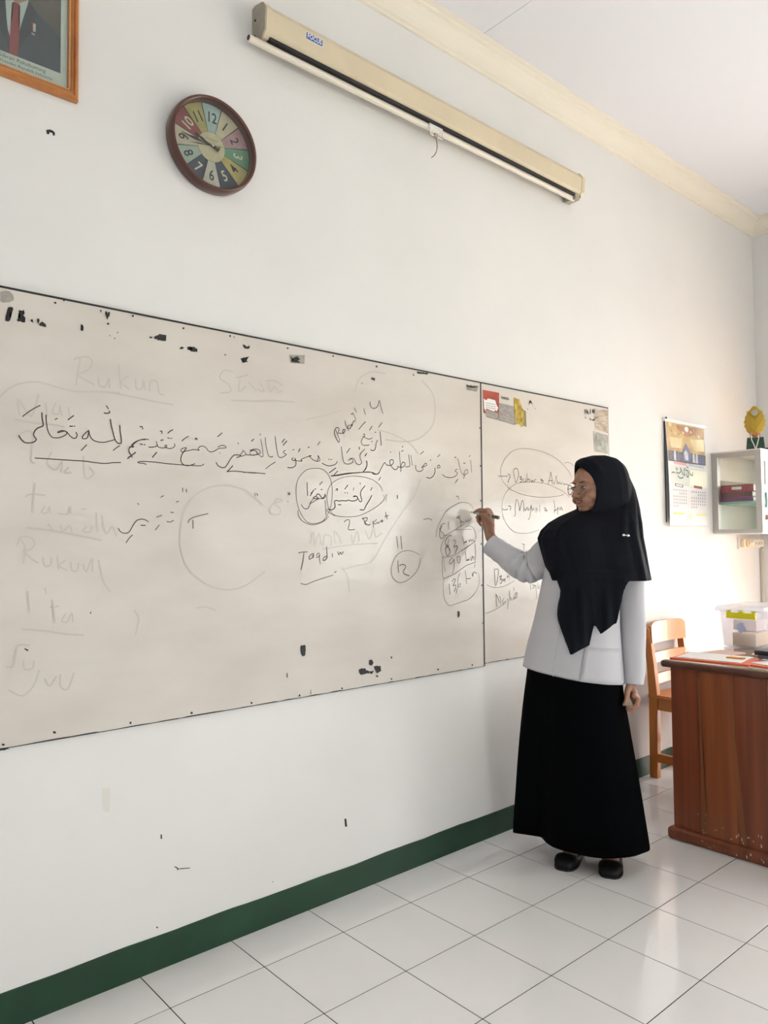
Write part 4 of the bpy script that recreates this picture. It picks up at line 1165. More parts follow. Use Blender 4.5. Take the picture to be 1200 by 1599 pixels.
bm = bmesh.new(); tube(bm, [tp(0,.228,.022), tp(0,.228,.034)], .018, n=24); obj('medallion', bm, mat('silver_disc', (.45,.44,.42), rough=.3, metal=.5), tr)
bm = bmesh.new(); tube(bm, [tp(.020*math.cos(a), .228+.020*math.sin(a), .032) for a in [i*math.pi/12 for i in range(25)]], .004, n=8, caps=False); obj('medallion_ring', bm, GOLD, tr)
bm = bmesh.new(); tube(bm, catmull([tp(-.02,.105,.016),tp(-.022,.07,.034),tp(-.008,.03,.042),tp(.0,.006,.046),tp(.008,.03,.042),tp(.018,.07,.034),tp(.018,.105,.016)], 4), .003, n=6); obj('ribbon', bm, PAPER, tr)
bm = bmesh.new(); tube(bm, catmull([tp(-.025,.080,.02),tp(-.02,.098,.02),tp(0,.090,.026),tp(.02,.100,.02),tp(.026,.082,.02)], 4), .005, n=6); obj('ribbon_bow', bm, mat('red_ribbon', (.6,.14,.10), rough=.5), tr)

# ------------------------------------------------------------------ power strip under the cabinet, conduit in the corner
el = empty('power_strip', 'cream power strip with round sockets and switches below the cabinet', 'power strip')
box('backing_plate', 4.012, 4.34, -.012, 0, 1.208, 1.279, mat('clear_backing', (.80,.78,.72), rough=.4), el)
box('strip_body', 4.03, 4.33, -.038, -.012, 1.218, 1.268, CREAM, el, .004)
bm = bmesh.new(); tube(bm, [(4.075,-.038,1.243),(4.075,-.046,1.243)], .022, n=16); obj('plug', bm, mat('plug_tan', (.72,.52,.30), rough=.5), el)
bm = bmesh.new(); tube(bm, catmull([(4.075,-.05,1.243),(4.11,-.055,1.240),(4.15,-.05,1.256),(4.17,-.045,1.25)], 4), .006, n=8); obj('plug_lead', bm, WHITEP, el)
for x in (4.205, 4.245, 4.285):
    box('switch', x-.012, x+.012, -.042, -.037, 1.226, 1.260, WHITEP, el, .001); box('socket_slot', x-.004, x+.004, -.0435, -.0415, 1.234, 1.252, mat('slot_brown', (.35,.22,.10), rough=.6), el)
cd = struct(box('trim_5', RX-.022, RX-.002, -.020, -.004, .10, 1.208, mat('conduit_cream', (.66,.60,.50), rough=.5), None, .002))
# black hole knocked in the cornice corner
bm = bmesh.new(); ellipsoid(bm, (RX-.055, -.085, RH-.004), (.022,.016,.010), sub=2); ellipsoid(bm, (RX-.035, -.10, RH-.002), (.018,.012,.008), sub=2)
hole = obj('broken_plaster', bm, mat('dark_hole', (.02,.012,.008), rough=.95), bpy.data.objects['trim_1'])

# ------------------------------------------------------------------ teacher's desk
dk = empty('teacher_desk', 'brown varnished wooden desk with paint-chipped side panel, at the right', 'desk')
DX0, DX1, DY0, DY1 = 2.13, 3.22, -1.20, -.530
seams = [-.530, -.655, -.800, -.925, -1.06, -1.20]
for k in range(5):
    bm = bmesh.new(); add_box(bm, DX0+.0006*(k % 2), DX0+.022, seams[k+1]+.0006, seams[k]-.0006, .045, .722, .0008)
    obj('plank', bm, [WOODD, WOODM, WOODD, WOODM, WOODD][k], dk)
# paler streaks of sapwood in the planks are real inlaid slivers of timber
for (pts) in ([(-.648,.69),(-.658,.69),(-.664,.40),(-.678,.05),(-.650,.05),(-.652,.40)], [(-.768,.70),(-.792,.70),(-.800,.45),(-.836,.05),(-.812,.05),(-.786,.45)]):
    bm = bmesh.new(); f_ = bm.faces.new([bm.verts.new((DX0-.0006, y, z)) for y, z in pts]); bmesh.ops.triangulate(bm, faces=[f_])
    obj('sapwood_streak', bm, mat('sapwood', (.25,.085,.033), rough=.4, noise=.2, scale=9, stretch=(1,3,.1)), dk, recalc=False)
bm = bmesh.new(); add_box(bm, DX0+.02, DX0+.060, -.575, -.531, .045, .722, .002); obj('corner_post', bm, WOODD, dk)
def rounded(name, x0, x1, y0, y1, z0, z1, r, m):
    bm = bmesh.new(); add_box(bm, x0, x1, y0, y1, z0, z1); es = bm.edges[:]
    bmesh.ops.bevel(bm, geom=es, offset=r, segments=4, affect='EDGES', profile=.5); return obj(name, bm, m, dk, smooth=True)
rounded('desk_top', DX0-.028, DX1+.02, DY0-.02, DY1+.035, .722, .752, .013, WOODE)
rounded('top_surface', DX0-.012, DX1+.004, DY0-.004, DY1+.02, .7485, .7535, .002, mat('desk_top_varnish', (.34,.20,.13), rough=.12, noise=.2, scale=8, coat=.6))
rounded('base_moulding', DX0-.024, DX0+.03, DY0-.01, DY1+.022, .0, .048, .014, WOODD)
box('modesty_panel', DX0+.03, DX1-.03, DY0, DY0+.018, .10, .722, WOODD, dk)
box('side_panel', DX1-.022, DX1, DY0, DY1, .045, .722, WOODD, dk); rounded('base_moulding', DX1-.03, DX1+.02, DY0-.01, DY1+.02, 0, .048, .014, WOODD)
box('apron', DX0+.06, DX1-.022, DY1-.022, DY1-.004, .60, .722, WOODD, dk)
for a in (2.23, 2.72): 
    d = box('drawer_front', a, a+.42, DY1-.004, DY1+.012, .615, .710, WOODM, dk, .003)
    bm = bmesh.new(); ellipsoid(bm, (a+.21, DY1+.022, .662), (.014,.012,.014), sub=2); obj('drawer_knob', bm, WOODE, d)
bm = bmesh.new()
random.seed(11)
for k in range(46):
    y = -.60-.36*random.random()**.7; z = .012+.12*random.random()**1.8*(1.0 if y > -.75 else .8); w = random.uniform(.0015,.0035); h = random.uniform(.002,.005) if y > -.78 else random.uniform(.004,.014)
    x = DX0-.0012 if z > .052 else DX0-.0252
    if z < .052 and z > .03: continue
    bm.faces.new([bm.verts.new((x, y+dy, z+dz)) for dy, dz in ((-w,0),(w*.8,.001),(w,h),(-w*.5,h*.9))])
o = obj('paint_chips', bm, mat('chip_white', (.62,.52,.42), rough=.8), dk, recalc=False); o['kind'] = 'stuff'

# things on the desk
TZ = .7537
def lowbox(name, pts, z0, z1, m, parent=None):
    bm = bmesh.new(); loft(bm, [[Vector((x,y,z0)) for x, y in pts], [Vector((x,y,z1)) for x, y in pts]], cap0=True, cap1=True); return obj(name, bm, m, parent)
ORF = mat('orange_red_folder', (.85,.13,.045), rough=.35); PNK = mat('pink_sheet', (.72,.48,.42), rough=.5)
def quad(cx_, cy_, w, h, ang):
    c, s = math.cos(ang), math.sin(ang); return [(cx_+c*a-s*b, cy_+s*a+c*b) for a, b in ((-w/2,-h/2),(w/2,-h/2),(w/2,h/2),(-w/2,h/2))]
fo = empty('folder', 'orange-red folder lying open at the desk edge under white sheets', 'folder')
lowbox('cover', quad(2.275,-.665,.22,.32,.12), TZ, TZ+.006, ORF, fo); lowbox('inner_sheet', quad(2.280,-.655,.19,.26,.12), TZ+.0062, TZ+.009, PAPER, fo)
lowbox('clip', quad(2.30,-.735,.03,.07,.1), TZ+.0092, TZ+.014, mat('orange_clip', (.75,.30,.04), rough=.4), fo)
fo2 = empty('folder', 'red folder beside the black case, nearer the frame edge', 'folder')
lowbox('cover', quad(2.31,-.93,.25,.20,-.25), TZ, TZ+.005, ORF, fo2); lowbox('inner_sheet', quad(2.325,-.925,.21,.16,-.25), TZ+.0052, TZ+.008, PAPER, fo2)
o = lowbox('paper', quad(2.47,-.605,.15,.12,-.15), TZ, TZ+.003, PNK); tag(o, 'pinkish paper sheet lying behind the orange-red folder', 'paper')
bk = empty('exercise_book', 'white and pink exercise book behind the folders, against the clear box', 'book')
lowbox('cover', quad(2.575,-.835,.17,.24,.1), TZ, TZ+.004, PNK, bk); lowbox('pages', quad(2.573,-.834,.165,.235,.1), TZ+.0042, TZ+.008, PAPER, bk)
sp = empty('pencil_case', 'small black and grey case at the right edge of the desk', 'case')
bm = bmesh.new(); add_box(bm, 2.36, 2.44, -.90, -.800, TZ+.009, TZ+.024, .003); obj('case_base', bm, mat('case_grey', (.16,.16,.20), rough=.4), sp)
bm = bmesh.new(); add_box(bm, 2.352, 2.448, -.908, -.788, TZ+.024, TZ+.044, .007); obj('case_lid', bm, mat('case_black', (.018,.018,.024), rough=.35), sp)
# clear storage box
sb = empty('storage_box', 'clear plastic storage box with yellow latch and pale blue splash print', 'box')
PL = thin('frosted_plastic', (.93,.93,.95), .04, (.90,.90,.94), .16, .15)
bx_, by0, by1 = 2.70, -.680, -.500
def boxring(z, e): return [Vector((bx_-e, by1+e, z)), Vector((bx_-e, by0-e, z)), Vector((bx_+.30+e, by0-e, z)), Vector((bx_+.30+e, by1+e, z))]
bm = bmesh.new()
o1, o2 = boxring(TZ+.0005, 0), boxring(.925, .012); i1, i2 = [v+Vector((0,0,0)) for v in boxring(TZ+.004, -.003)], boxring(.925, .009)
loft(bm, [o1, o2, i2, i1], cap0=True, cap1=True); obj('tub', bm, PL, sb)
bm = bmesh.new(); loft(bm, [boxring(.925,.020), boxring(.925,.026), boxring(.937,.027), boxring(.948,.020), boxring(.950,0.0)], cap0=True, cap1=True); obj('lid', bm, thin('lid_plastic', (.96,.96,.97), .05, (.85,.85,.90), .50, .2), sb)
LY = mat('yellow_latch', (.80,.74,.015), rough=.4)
def latch(x, y0, y1, ox):
    bm = bmesh.new(); add_box(bm, x-.010, x, y0, y1, .893, .922, .003); add_box(bm, x-.004, x+.006, y0, y0+.02, .922, .932); add_box(bm, x-.004, x+.006, y1-.02, y1, .922, .932); add_box(bm, x-.004, x+.006, (y0+y1)/2-.012, (y0+y1)/2+.012, .922, .932)
    return obj('latch', bm, LY, sb)
latch(bx_-.022, -.665, -.530, 0)
bm = bmesh.new(); add_box(bm, bx_+.18, bx_+.26, by0-.035, by0-.024, .930, .945, .002); obj('latch', bm, mat('green_latch', (.55,.72,.25), rough=.4), sb)
bm = bmesh.new()
f_ = bm.faces.new([bm.verts.new((bx_-.0085+(.848-(.848+r_*math.sin(t)))*.07, -.588+r_*.9*math.cos(t), .848+r_*math.sin(t))) for t, r_ in [(i*math.pi/12, .024*(1+.22*math.sin(i*2.6)+.1*math.sin(i*1.1))) for i in range(24)]])
obj('splash_print', bm, mat('pale_blue_print', (.50,.56,.80), rough=.5), sb, recalc=False)
for k, (x, y, w, h, c) in enumerate([(2.76,-.58,.16,.13,(.86,.66,.42)),(2.82,-.55,.12,.12,(.90,.78,.78))]):
    b = box('folded_cloth' if k else 'paper_stack', x-w/2+.05, x+w/2+.05, y-.06, y+.05, TZ+.006+.001*k+(.062 if k else 0), TZ+.066+(.055 if k else 0), mat('boxed_%d' % k, c, rough=.7), None, .004)
    tag(b, 'cream stack of papers inside the clear box' if k == 0 else 'pale pink folded cloth inside the clear box, on the papers', 'papers' if k == 0 else 'cloth')

# ------------------------------------------------------------------ wooden chair behind the desk
ch = empty('wooden_chair', 'orange varnished wooden chair with slatted back against the wall', 'chair')
def leg(name, x0, x1, prof):     # prof = (z, y_front, y_back)
    bm = bmesh.new(); loft(bm, [[Vector((x0,a,z)),Vector((x1,a,z)),Vector((x1,b,z)),Vector((x0,b,z))] for z, a, b in prof], cap0=True, cap1=True)
    bmesh.ops.bevel(bm, geom=bm.edges[:], offset=.002, segments=1, affect='EDGES'); return obj(name, bm, WOODO, ch)
bp = [(0,-.075,-.030),(.42,-.085,-.035),(.60,-.068,-.026),(.79,-.045,-.010)]
leg('rear_leg', 2.812, 2.848, bp); leg('rear_leg', 3.165, 3.201, bp)
fp = [(0,-.455,-.415),(.42,-.455,-.415)]
leg('front_leg', 2.812, 2.848, fp); leg('front_leg', 3.165, 3.201, fp)
def slat(name, z0, z1, x0=2.835, x1=3.180, cham=0):
    bm = bmesh.new(); rows = []
    n = 12
    for i in range(n+1):
        u = i/n; x = x0+(x1-x0)*u; bow = .012*math.sin(math.pi*u)
        zt = z1-(cham*max(0, 1-u/.10) if u < .10 else cham*max(0, 1-(1-u)/.10))
        yb = -.052-.06*(.60-(z0+z1)/2)
        rows.append([Vector((x,yb-.016+bow,z0)),Vector((x,yb-.016+bow+.004,zt)),Vector((x,yb+bow+.004,zt)),Vector((x,yb+bow,z0))])
    loft(bm, rows, cap0=True, cap1=True); return obj(name, bm, WOODO, ch)
slat('top_rail', .712, .826, x0=2.822, x1=3.192, cham=.022); slat('back_slat', .608, .662); slat('back_slat', .495, .548)
bm = bmesh.new(); add_box(bm, 2.805, 3.208, -.475, -.035, .424, .444, .004); obj('seat', bm, WOODO, ch)
for x in (2.820, 3.173): box('side_rail', x, x+.020, -.415, -.075, .362, .424, WOODO, ch); box('side_stretcher', x, x+.020, -.415, -.070, .085, .130, WOODO, ch)
box('front_rail', 2.848, 3.165, -.450, -.430, .362, .424, WOODO, ch); box('rear_rail', 2.848, 3.165, -.070, -.050, .362, .424, WOODO, ch); box('cross_stretcher', 2.840, 3.173, -.255, -.235, .095, .125, WOODO, ch)
# ------------------------------------------------------------------ the person
PO = Vector((1.585, -0.450, 0)); PR = Vector((math.cos(YAW), -math.sin(YAW), 0)); PF = Vector((math.sin(YAW), math.cos(YAW), 0))
ZU = Vector((0,0,1))
def at(px, py, d=0.0):
    """world point seen at (px, py) on the upright plane d metres behind the standing point"""
    r = c_f + c_r*((px-600)/FPX) - c_u*((py-799.5)/FPX)
    t = ((PO-CAM).dot(PF)+d)/r.dot(PF); return CAM + r*t
person = empty('person', 'standing person in black headscarf, white tunic and long black skirt, raising a marker', 'person')
def rot_to(fwd):          # columns: forward, left, up
    f = fwd.normalized(); l = ZU.cross(f).normalized(); u = f.cross(l); return Matrix((f, l, u)).transposed()
# ---- head frame
HD = at(932, 799.5, .0)
hang = math.radians(66)
HF = (-math.sin(hang)*PR - math.cos(hang)*PF); HF = (HF + Vector((0,0,-.07))).normalized()
HM = rot_to(HF)
def hp(f, l, u): return HD + HM @ Vector((f, l, u))
bm = bmesh.new()
def he(c, r, tilt=0):
    R = HM @ Matrix.Rotation(tilt, 3, 'Y'); ellipsoid(bm, hp(*c), r, R, 3)
he((-.018,0,.135), (.090,.073,.078))
he((.018,0,.085), (.066,.062,.082))
he((.012,0,.125), (.070,.065,.070))
he((.026,0,.038), (.052,.048,.036)); he((.060,0,.017), (.020,.024,.016)); he((.052,0,.040), (.034,.036,.026))
for s in (-1, 1):
    he((.048,.036*s,.070), (.031,.024,.027)); he((.064,.022*s,.122), (.018,.026,.010)); he((.090,.0115*s,.0655), (.010,.0075,.0075))
    he((.064,.030*s,.052), (.022,.018,.018)); he((-.012,.071*s,.095), (.016,.008,.030)); he((.071,.031*s,.098), (.0125,.016,.0085))
tube(bm, [hp(.072,0,.112), hp(.086,0,.095), hp(.098,0,.078), hp(.103,0,.069)], [.009,.0085,.0095,.010], n=10, round_ends=True)
he((.103,0,.069), (.0105,.0105,.009))
he((.0770,0,.0490), (.0100,.021,.0034)); he((.0755,0,.0402), (.0108,.018,.0044)); he((.070,0,.045), (.012,.027,.009))
# ---- neck, torso, pelvis
neck = HD + HM @ Vector((-.030,0,.03))
sh_c = at(927, 838, .03)
tube(bm, [neck + Vector((0,0,.03)), neck, sh_c + Vector((0,0,-.02))], [.050,.050,.060], n=16)
axL = (PR*.96 - PF*.28).normalized(); axF = Vector((axL.y, -axL.x, 0)); axF = axF if axF.dot(PF) < 0 else -axF
def ell(c, a, b, n=24): return [c + axL*math.cos(t)*a + axF*math.sin(t)*b for t in [i*2*math.pi/n for i in range(n)]]
tor = [(825,.06,.05),(838,.15,.07),(860,.155,.085),(900,.14,.095),(950,.125,.085),(1000,.13,.09),(1040,.15,.10),(1075,.15,.10),(1110,.10,.08)]
loft(bm, [ell(at(920 - (y-838)*.06, y, .02), a, b) for y, a, b in tor], cap0=True, cap1=True)
# ---- legs and feet
FT = {'r': (Vector((1.705,-.340,0)), Vector((-.93,-.30,0)).normalized()), 'l': (Vector((1.765,-.465,0)), Vector((-.88,-.47,0)).normalized())}
for k, (heel, dr) in FT.items():
    hip = at(900 if k == 'r' else 945, 1085, .0); ank = heel + dr*.035 + Vector((0,0,.085)); knee = (hip+ank)/2 + dr*.02 + Vector((0,0,.03))
    tube(bm, [hip, hip.lerp(knee,.5), knee, knee.lerp(ank,.35), ank, ank-Vector((0,0,.04))], [.078,.068,.052,.050,.033,.030], n=14, round_ends=True)
    tube(bm, [heel+dr*.02+ZU*.040, heel+dr*.06+ZU*.046, heel+dr*.105+ZU*.034, heel+dr*.145+ZU*.023, heel+dr*.185+ZU*.017], [.026,.029,.030,.020,.012], n=12, round_ends=True, flat=.8)
# ---- raised right arm
RS, RE, RWR = at(872,850,.06), at(822,887,.105), at(767,842,.185)
tube(bm, [RS, RS.lerp(RE,.5), RE, RE.lerp(RWR,.4), at(769,842,.187)], [.048,.040,.034,.030,.022], n=14, round_ends=True)
def chain(ps, rs, n=10, fl=1.0): tube(bm, ps, rs, n=n, round_ends=True, flat=fl)
wr = at(767,841,.187)
# palm: broad, seen from the edge
tube(bm, [wr, at(765,832,.192), at(763.5,820,.200), at(762.5,808,.208), at(762,801,.212)], [.0225,.0225,.026,.029,.024], n=14, ref=PF, flat=.62, round_ends=True)
chain([at(763,803,.190), at(760,797.5,.192), at(750,796,.206), at(744.5,798,.218), at(741,800.5,.226)], [.0105,.0100,.0085,.0075,.0062])
chain([at(763,804,.206), at(759,800.5,.212), at(749,803,.228), at(745,808.5,.230), at(747,812,.224)], [.0105,.0098,.0085,.0078,.0066])
chain([at(764,807,.218), at(760,805,.226), at(750,808.5,.238), at(746.5,813.5,.234), at(749.5,816.5,.226)], [.010,.0092,.0082,.0075,.0064])
chain([at(765,811,.228), at(761,810.5,.236), at(753,814,.240), at(749.5,818,.232), at(752,820.5,.226)], [.009,.0082,.0072,.0066,.0056])
chain([at(768,830,.184), at(769,820,.176), at(765,811,.174), at(758,805.5,.186), at(751,803.5,.200)], [.0135,.0125,.0105,.0095,.0075])
# ---- hanging left arm
LS, LE, LW = at(988,845,.0), at(990,965,-.01), at(986,1066,-.045)
tube(bm, [LS, LS.lerp(LE,.5), LE, LE.lerp(LW,.4), LW], [.046,.040,.034,.031,.022], n=14, round_ends=True)
tube(bm, [LW, at(987,1074,-.048), at(990,1083,-.052), at(992.5,1091,-.055), at(993,1095,-.056)], [.021,.022,.027,.030,.024], n=14, ref=PR, flat=.60, round_ends=True)
chain([at(991,1087,-.080), at(997,1091,-.084), at(995,1101,-.090), at(988,1106,-.092), at(981,1104,-.088)], [.0105,.0100,.0088,.0078,.0066])
chain([at(992,1089,-.064), at(998.5,1093,-.066), at(996,1104,-.070), at(988,1109.5,-.072), at(980,1107,-.070)], [.0105,.0100,.0088,.0078,.0068])
chain([at(991,1090,-.048), at(998,1094,-.048), at(995,1104,-.050), at(988,1108.5,-.052), at(981,1106,-.052)], [.0100,.0095,.0082,.0074,.0064])
chain([at(990,1090,-.032), at(996,1094,-.030), at(993,1102,-.032), at(987,1105.5,-.036), at(982,1103.5,-.038)], [.0088,.0082,.0072,.0065,.0056])
chain([at(983,1072,-.066), at(980,1081,-.078), at(979.5,1090,-.088), at(978,1096,-.092), at(975,1100,-.094)], [.0125,.0115,.0098,.0088,.0070])
body = obj('body', bm, [SKIN, LIPS], None)
rm = body.modifiers.new('r', 'REMESH'); rm.mode = 'VOXEL'; rm.voxel_size = .0029
sm = body.modifiers.new('s', 'SMOOTH'); sm.iterations = 3; sm.factor = .5
bpy.context.view_layer.update()
me = bpy.data.meshes.new_from_object(body.evaluated_get(bpy.context.evaluated_depsgraph_get()))
bpy.data.objects.remove(body)
me.materials.clear()
body = link('body', me, [SKIN, LIPS], person, smooth=True)
HI = HM.inverted()
for p in me.polygons:
    q = HI @ (p.center-HD); p.material_index = 0
    if q.x > .066 and ((q.y/.025)**2 + ((q.z-.0447-.18*max(0,abs(q.y)-.008))/.0085)**2) < 1: p.material_index = 1
# ---- face details
bm = bmesh.new()
EY = []
for s in (-1, 1):
    b2_ = bmesh.new(); ellipsoid(b2_, hp(.0775,.031*s,.0975), (.0060,.0120,.0030), HM, 3); obj('eye', b2_, mat('eye_white', (.55,.50,.47), rough=.2), person, smooth=True)
    b2_ = bmesh.new(); ellipsoid(b2_, hp(.0812,.0285*s if s > 0 else -.034,.0974), (.0036,.0050,.0029), HM, 2); obj('iris', b2_, mat('iris_brown', (.03,.015,.01), rough=.15), person, smooth=True)
    b2_ = bmesh.new(); tube(b2_, [hp(.0800-.35*abs(a-.03)**1.0*.2, a*s, .1012+.0022*math.cos((a-.031)*110)) for a in [.017+.0035*i for i in range(9)]], [.0011]+[.0021]*7+[.0011], n=6); obj('eyelashes', b2_, BLACK, person)
    b2_ = bmesh.new(); tube(b2_, [hp(.0845-.9*max(0,a-.02)**1.5, a*s, .1165+.0045*math.sin((a-.012)/.036*math.pi*.8)) for a in [.012+.0045*i for i in range(9)]], [.0012,.0021,.0024,.0024,.0022,.002,.0017,.0012,.0008], n=6, flat=.6); obj('eyebrow', b2_, mat('brow_hair', (.035,.02,.014), rough=.8), person)
b2_ = bmesh.new(); tube(b2_, [hp(.0842-.42*abs(a)**1.25, a, .0432+.17*abs(a)) for a in [-.025+.005*i for i in range(11)]], .0013, n=6); obj('mouth_line', b2_, mat('mouth_dark', (.07,.015,.015), rough=.6), person)
b2_ = bmesh.new(); tube(b2_, [hp(.0850-.42*abs(a)**1.25, a, .0455+.10*abs(a)) for a in [-.0145+.0029*i for i in range(11)]], [.0006]+[.0016]*9+[.0006], n=6); obj('teeth', b2_, mat('teeth_white', (.50,.42,.38), rough=.3), person)
# ---- glasses
GLS = mat('glasses_frame', (.36,.27,.25), rough=.2, coat=.4)
gl = bpy.data.objects.new('eyeglasses', None); COL.objects.link(gl); gl.parent = person
for s in (-1, 1):
    b2_ = bmesh.new(); c0 = (.1000, .032*s, .094)
    pts = [hp(c0[0]-.012*abs(math.cos(t)*.0245*s+.0)/.0245*(1 if math.cos(t)*s*s > 0 else 0), c0[1]+.0215*s*math.cos(t), c0[2]+.0190*math.sin(t)) for t in [i*2*math.pi/28 for i in range(29)]]
    tube(b2_, pts, .0014, n=7, caps=False); obj('rim', b2_, GLS, gl, smooth=True)
    b2_ = bmesh.new(); c = hp(.0965, .032*s, .094); vs = [b2_.verts.new(p) for p in pts[:-1]]; cv = b2_.verts.new(c+HF*.002)
    for i in range(28): b2_.faces.new((vs[i], vs[(i+1) % 28], cv))
    obj('lens', b2_, LENS, gl)
    b2_ = bmesh.new(); tube(b2_, [hp(.091,.0535*s,.098), hp(.066,.0655*s,.099), hp(.048,.063*s,.098)], .0016, n=6); obj('temple', b2_, GLS, gl)
b2_ = bmesh.new(); tube(b2_, [hp(.1005,-.0085,.096), hp(.1025,0,.0985), hp(.1005,.0085,.096)], .0014, n=6); obj('bridge', b2_, GLS, gl)
b2_ = bmesh.new()

# ---- skirt
def ring3(L, R, bf, bb, n=64, mod=None, pw=1):
    C = (L+R)/2; a = (R-L)/2; ah = Vector((a.x, a.y, 0)).normalized(); nn = Vector((ah.y, -ah.x, 0)); nn = nn if nn.dot(PF) < 0 else -nn
    out = []
    for i in range(n):
        t = i*2*math.pi/n; k = 1.0 if mod is None else mod(t); k, k2 = k if isinstance(k, tuple) else (k, k)
        c, s = math.cos(t), math.sin(t)
        if pw != 1: c, s = math.copysign(abs(c)**pw, c), math.copysign(abs(s)**pw, s)
        out.append(C + a*c*k + nn*s*(bf if s > 0 else bb)*k2)
    return out
# t = 0 is the image-right extreme, pi/2 faces the camera, pi the image-left extreme
skR = [(1020,826,.02,971,-.03),(1045,824.5,.04,971.5,-.035),(1078,820,.055,973,-.04),(1112,816,.07,980,-.04),(1150,812.5,.09,986,-.04),(1188,809.5,.105,993,-.04),(1225,807,.125,999,-.04),(1262,805,.145,1005,-.04),(1295,802.5,.16,1010,-.035),(1326,800.5,.17,1015,-.03)]
rings = []
zb = .060
for i, (y, xl, dl, xr, dr_) in enumerate(skR):
    s = i/(len(skR)-1)
    R_ = at(xr, y, dr_)
    z = R_.z if i < len(skR)-1 else zb+.012
    L_ = at(xl, y, dl); L_.z = z
    # keep the left edge on its pixel column when its height is levelled
    def mod(t, s=s):
        k_ = 1 + s*(.012*math.sin(t*7+1)+.008*math.sin(t*12+.5))
        tab = ((0,.95),(60,.92),(78,.89),(94,.74),(109,.60),(118,.36),(122,.10),(180,.06),(181,1),(361,1)); dg = math.degrees(t)
        for (a0_, v0_), (a1_, v1_) in zip(tab, tab[1:]):
            if a0_ <= dg <= a1_: kk = v0_+(v1_-v0_)*(dg-a0_)/(a1_-a0_); break
        return k_, k_*(1-(1-kk)*s**.8)
    rings.append(ring3(L_, R_, .105+.075*s, .10+.10*s, 120, mod))
bm = bmesh.new(); loft(bm, rings)
sk = obj('skirt', bm, SKIRTM, person, smooth=True)
so = sk.modifiers.new('t', 'SOLIDIFY'); so.thickness = .004
su = sk.modifiers.new('u', 'SUBSURF'); su.levels = 1; su.render_levels = 1
# ---- tunic
tu = [(812,884,.03,968,.02,.055,.05),(822,870,.03,980,.01,.075,.06),(836,862,.03,985,.0,.088,.075),(856,857,.03,980,-.005,.100,.085),(887,851,.035,971,-.015,.118,.09),(925,843,.04,968,-.02,.122,.09),(967,835,.045,968,-.025,.124,.09),(1000,826.5,.05,970.5,-.03,.132,.10),(1020,821.5,.053,972.5,-.033,.138,.108),(1048,816.5,.056,974.5,-.035,.142,.115)]
rings = []; tub = []
for i, (y, xl, dl, xr, dr_, bf, bb) in enumerate(tu):
    s = max(0, (y-925)/(1048-925))
    L_ = at(xl, y-9*s, dl); R_ = at(xr, y+20*s, dr_)
    def mod(t, s=s): return 1 + s*(.018*math.sin(t*5+.6)+.012*math.sin(t*9))
    rings.append(ring3(L_, R_, bf, bb, 96, mod)); tub.append((L_, R_, bf))
bm = bmesh.new(); loft(bm, rings, cap0=True)
tn = obj('tunic', bm, CLOTHW, person, smooth=True)
so = tn.modifiers.new('t', 'SOLIDIFY'); so.thickness = .003
su = tn.modifiers.new('u', 'SUBSURF'); su.levels = 1; su.render_levels = 1
def tsurf(fi, deg, off):
    """point on the tunic: ring index fi (fractional), angle in degrees, pushed out by off"""
    i = min(int(fi), len(rings)-2); fr = fi-i; k = (deg % 360)/360*96; k0 = int(k) % 96; k1 = (k0+1) % 96; kf = k-int(k)
    q = lambda r: r[k0].lerp(r[k1], kf)
    p_ = q(rings[i]).lerp(q(rings[i+1]), fr); C = (tub[i][0]+tub[i][1])/2; n_ = Vector((p_.x-C.x, p_.y-C.y, 0)).normalized()
    return p_ + n_*off
bm = bmesh.new(); tube(bm, [tsurf(f_, 112, .0015) for f_ in (5.2,6,7,7.5,8,8.5,8.98)], .0015, n=6); obj('placket_seam', bm, CLOTHW, tn)
bm = bmesh.new(); loft(bm, [[tsurf(6.95+2.0*j/8, a_, .0028) for a_ in [78+(j/8)*4-(78-20+(j/8)*4)*i_/14 for i_ in range(15)]] for j in range(9)], close=False)
pko = obj('pocket', bm, CLOTHW, tn, smooth=True); so = pko.modifiers.new('t', 'SOLIDIFY'); so.thickness = .0025
bm = bmesh.new(); tube(bm, [tsurf(7.12, 78-58*i_/14, .0055) for i_ in range(15)], .0010, n=6); tube(bm, [tsurf(6.95+2.0*j/8, 78+j/8*4, .005) for j in range(9)], .0012, n=6); obj('pocket_seam', bm, CLOTHW, tn)
# ---- sleeves
def sleeve(name, pts, rads, folds, ref=PF, flat=1.0):
    P = catmull([tuple(p) for p in pts], 10); Rr = [r[0] for r in catmull([(r, 0, 0) for r in rads], 10)]
    rg = []
    for i, p in enumerate(P):
        p = Vector(p); t = Vector(P[min(i+1,len(P)-1)])-Vector(P[max(i-1,0)])
        fr = frame_ring(p, t, 1.0, 36, ref, flat)
        u = i/(len(P)-1)
        rg.append([p + (q-p)*Rr[i]*(1+folds(u, k*2*math.pi/36)) for k, q in enumerate(fr)])
    bm = bmesh.new(); loft(bm, rg)
    o = obj(name, bm, CLOTHW, tn, smooth=True); s_ = o.modifiers.new('t', 'SOLIDIFY'); s_.thickness = .0025; return o
def foldR(u, a):   # crushed folds round the bent elbow
    g_ = math.exp(-((u-.50)/.15)**2)
    return g_*(.03-.27*math.exp(-(math.sin(u*40+.9*math.sin(a+.5))/.24)**2)) + .022*math.sin(u*30+a*2) + .045*math.exp(-((u-.80)/.2)**2)*math.sin(u*58+a)*(.5+.5*math.sin(a))
sleeve('sleeve', [at(882,842,.045), at(868,853,.055), at(847,874,.078), at(829,885.5,.098), at(815,884,.108), at(798,873,.135), at(780,860,.160), at(764.5,850,.182)],
       [.070,.066,.064,.062,.058,.052,.046,.043], foldR)
def foldL(u, a): return .03*math.sin(u*20+a)+.02*math.sin(a*3+u*5)
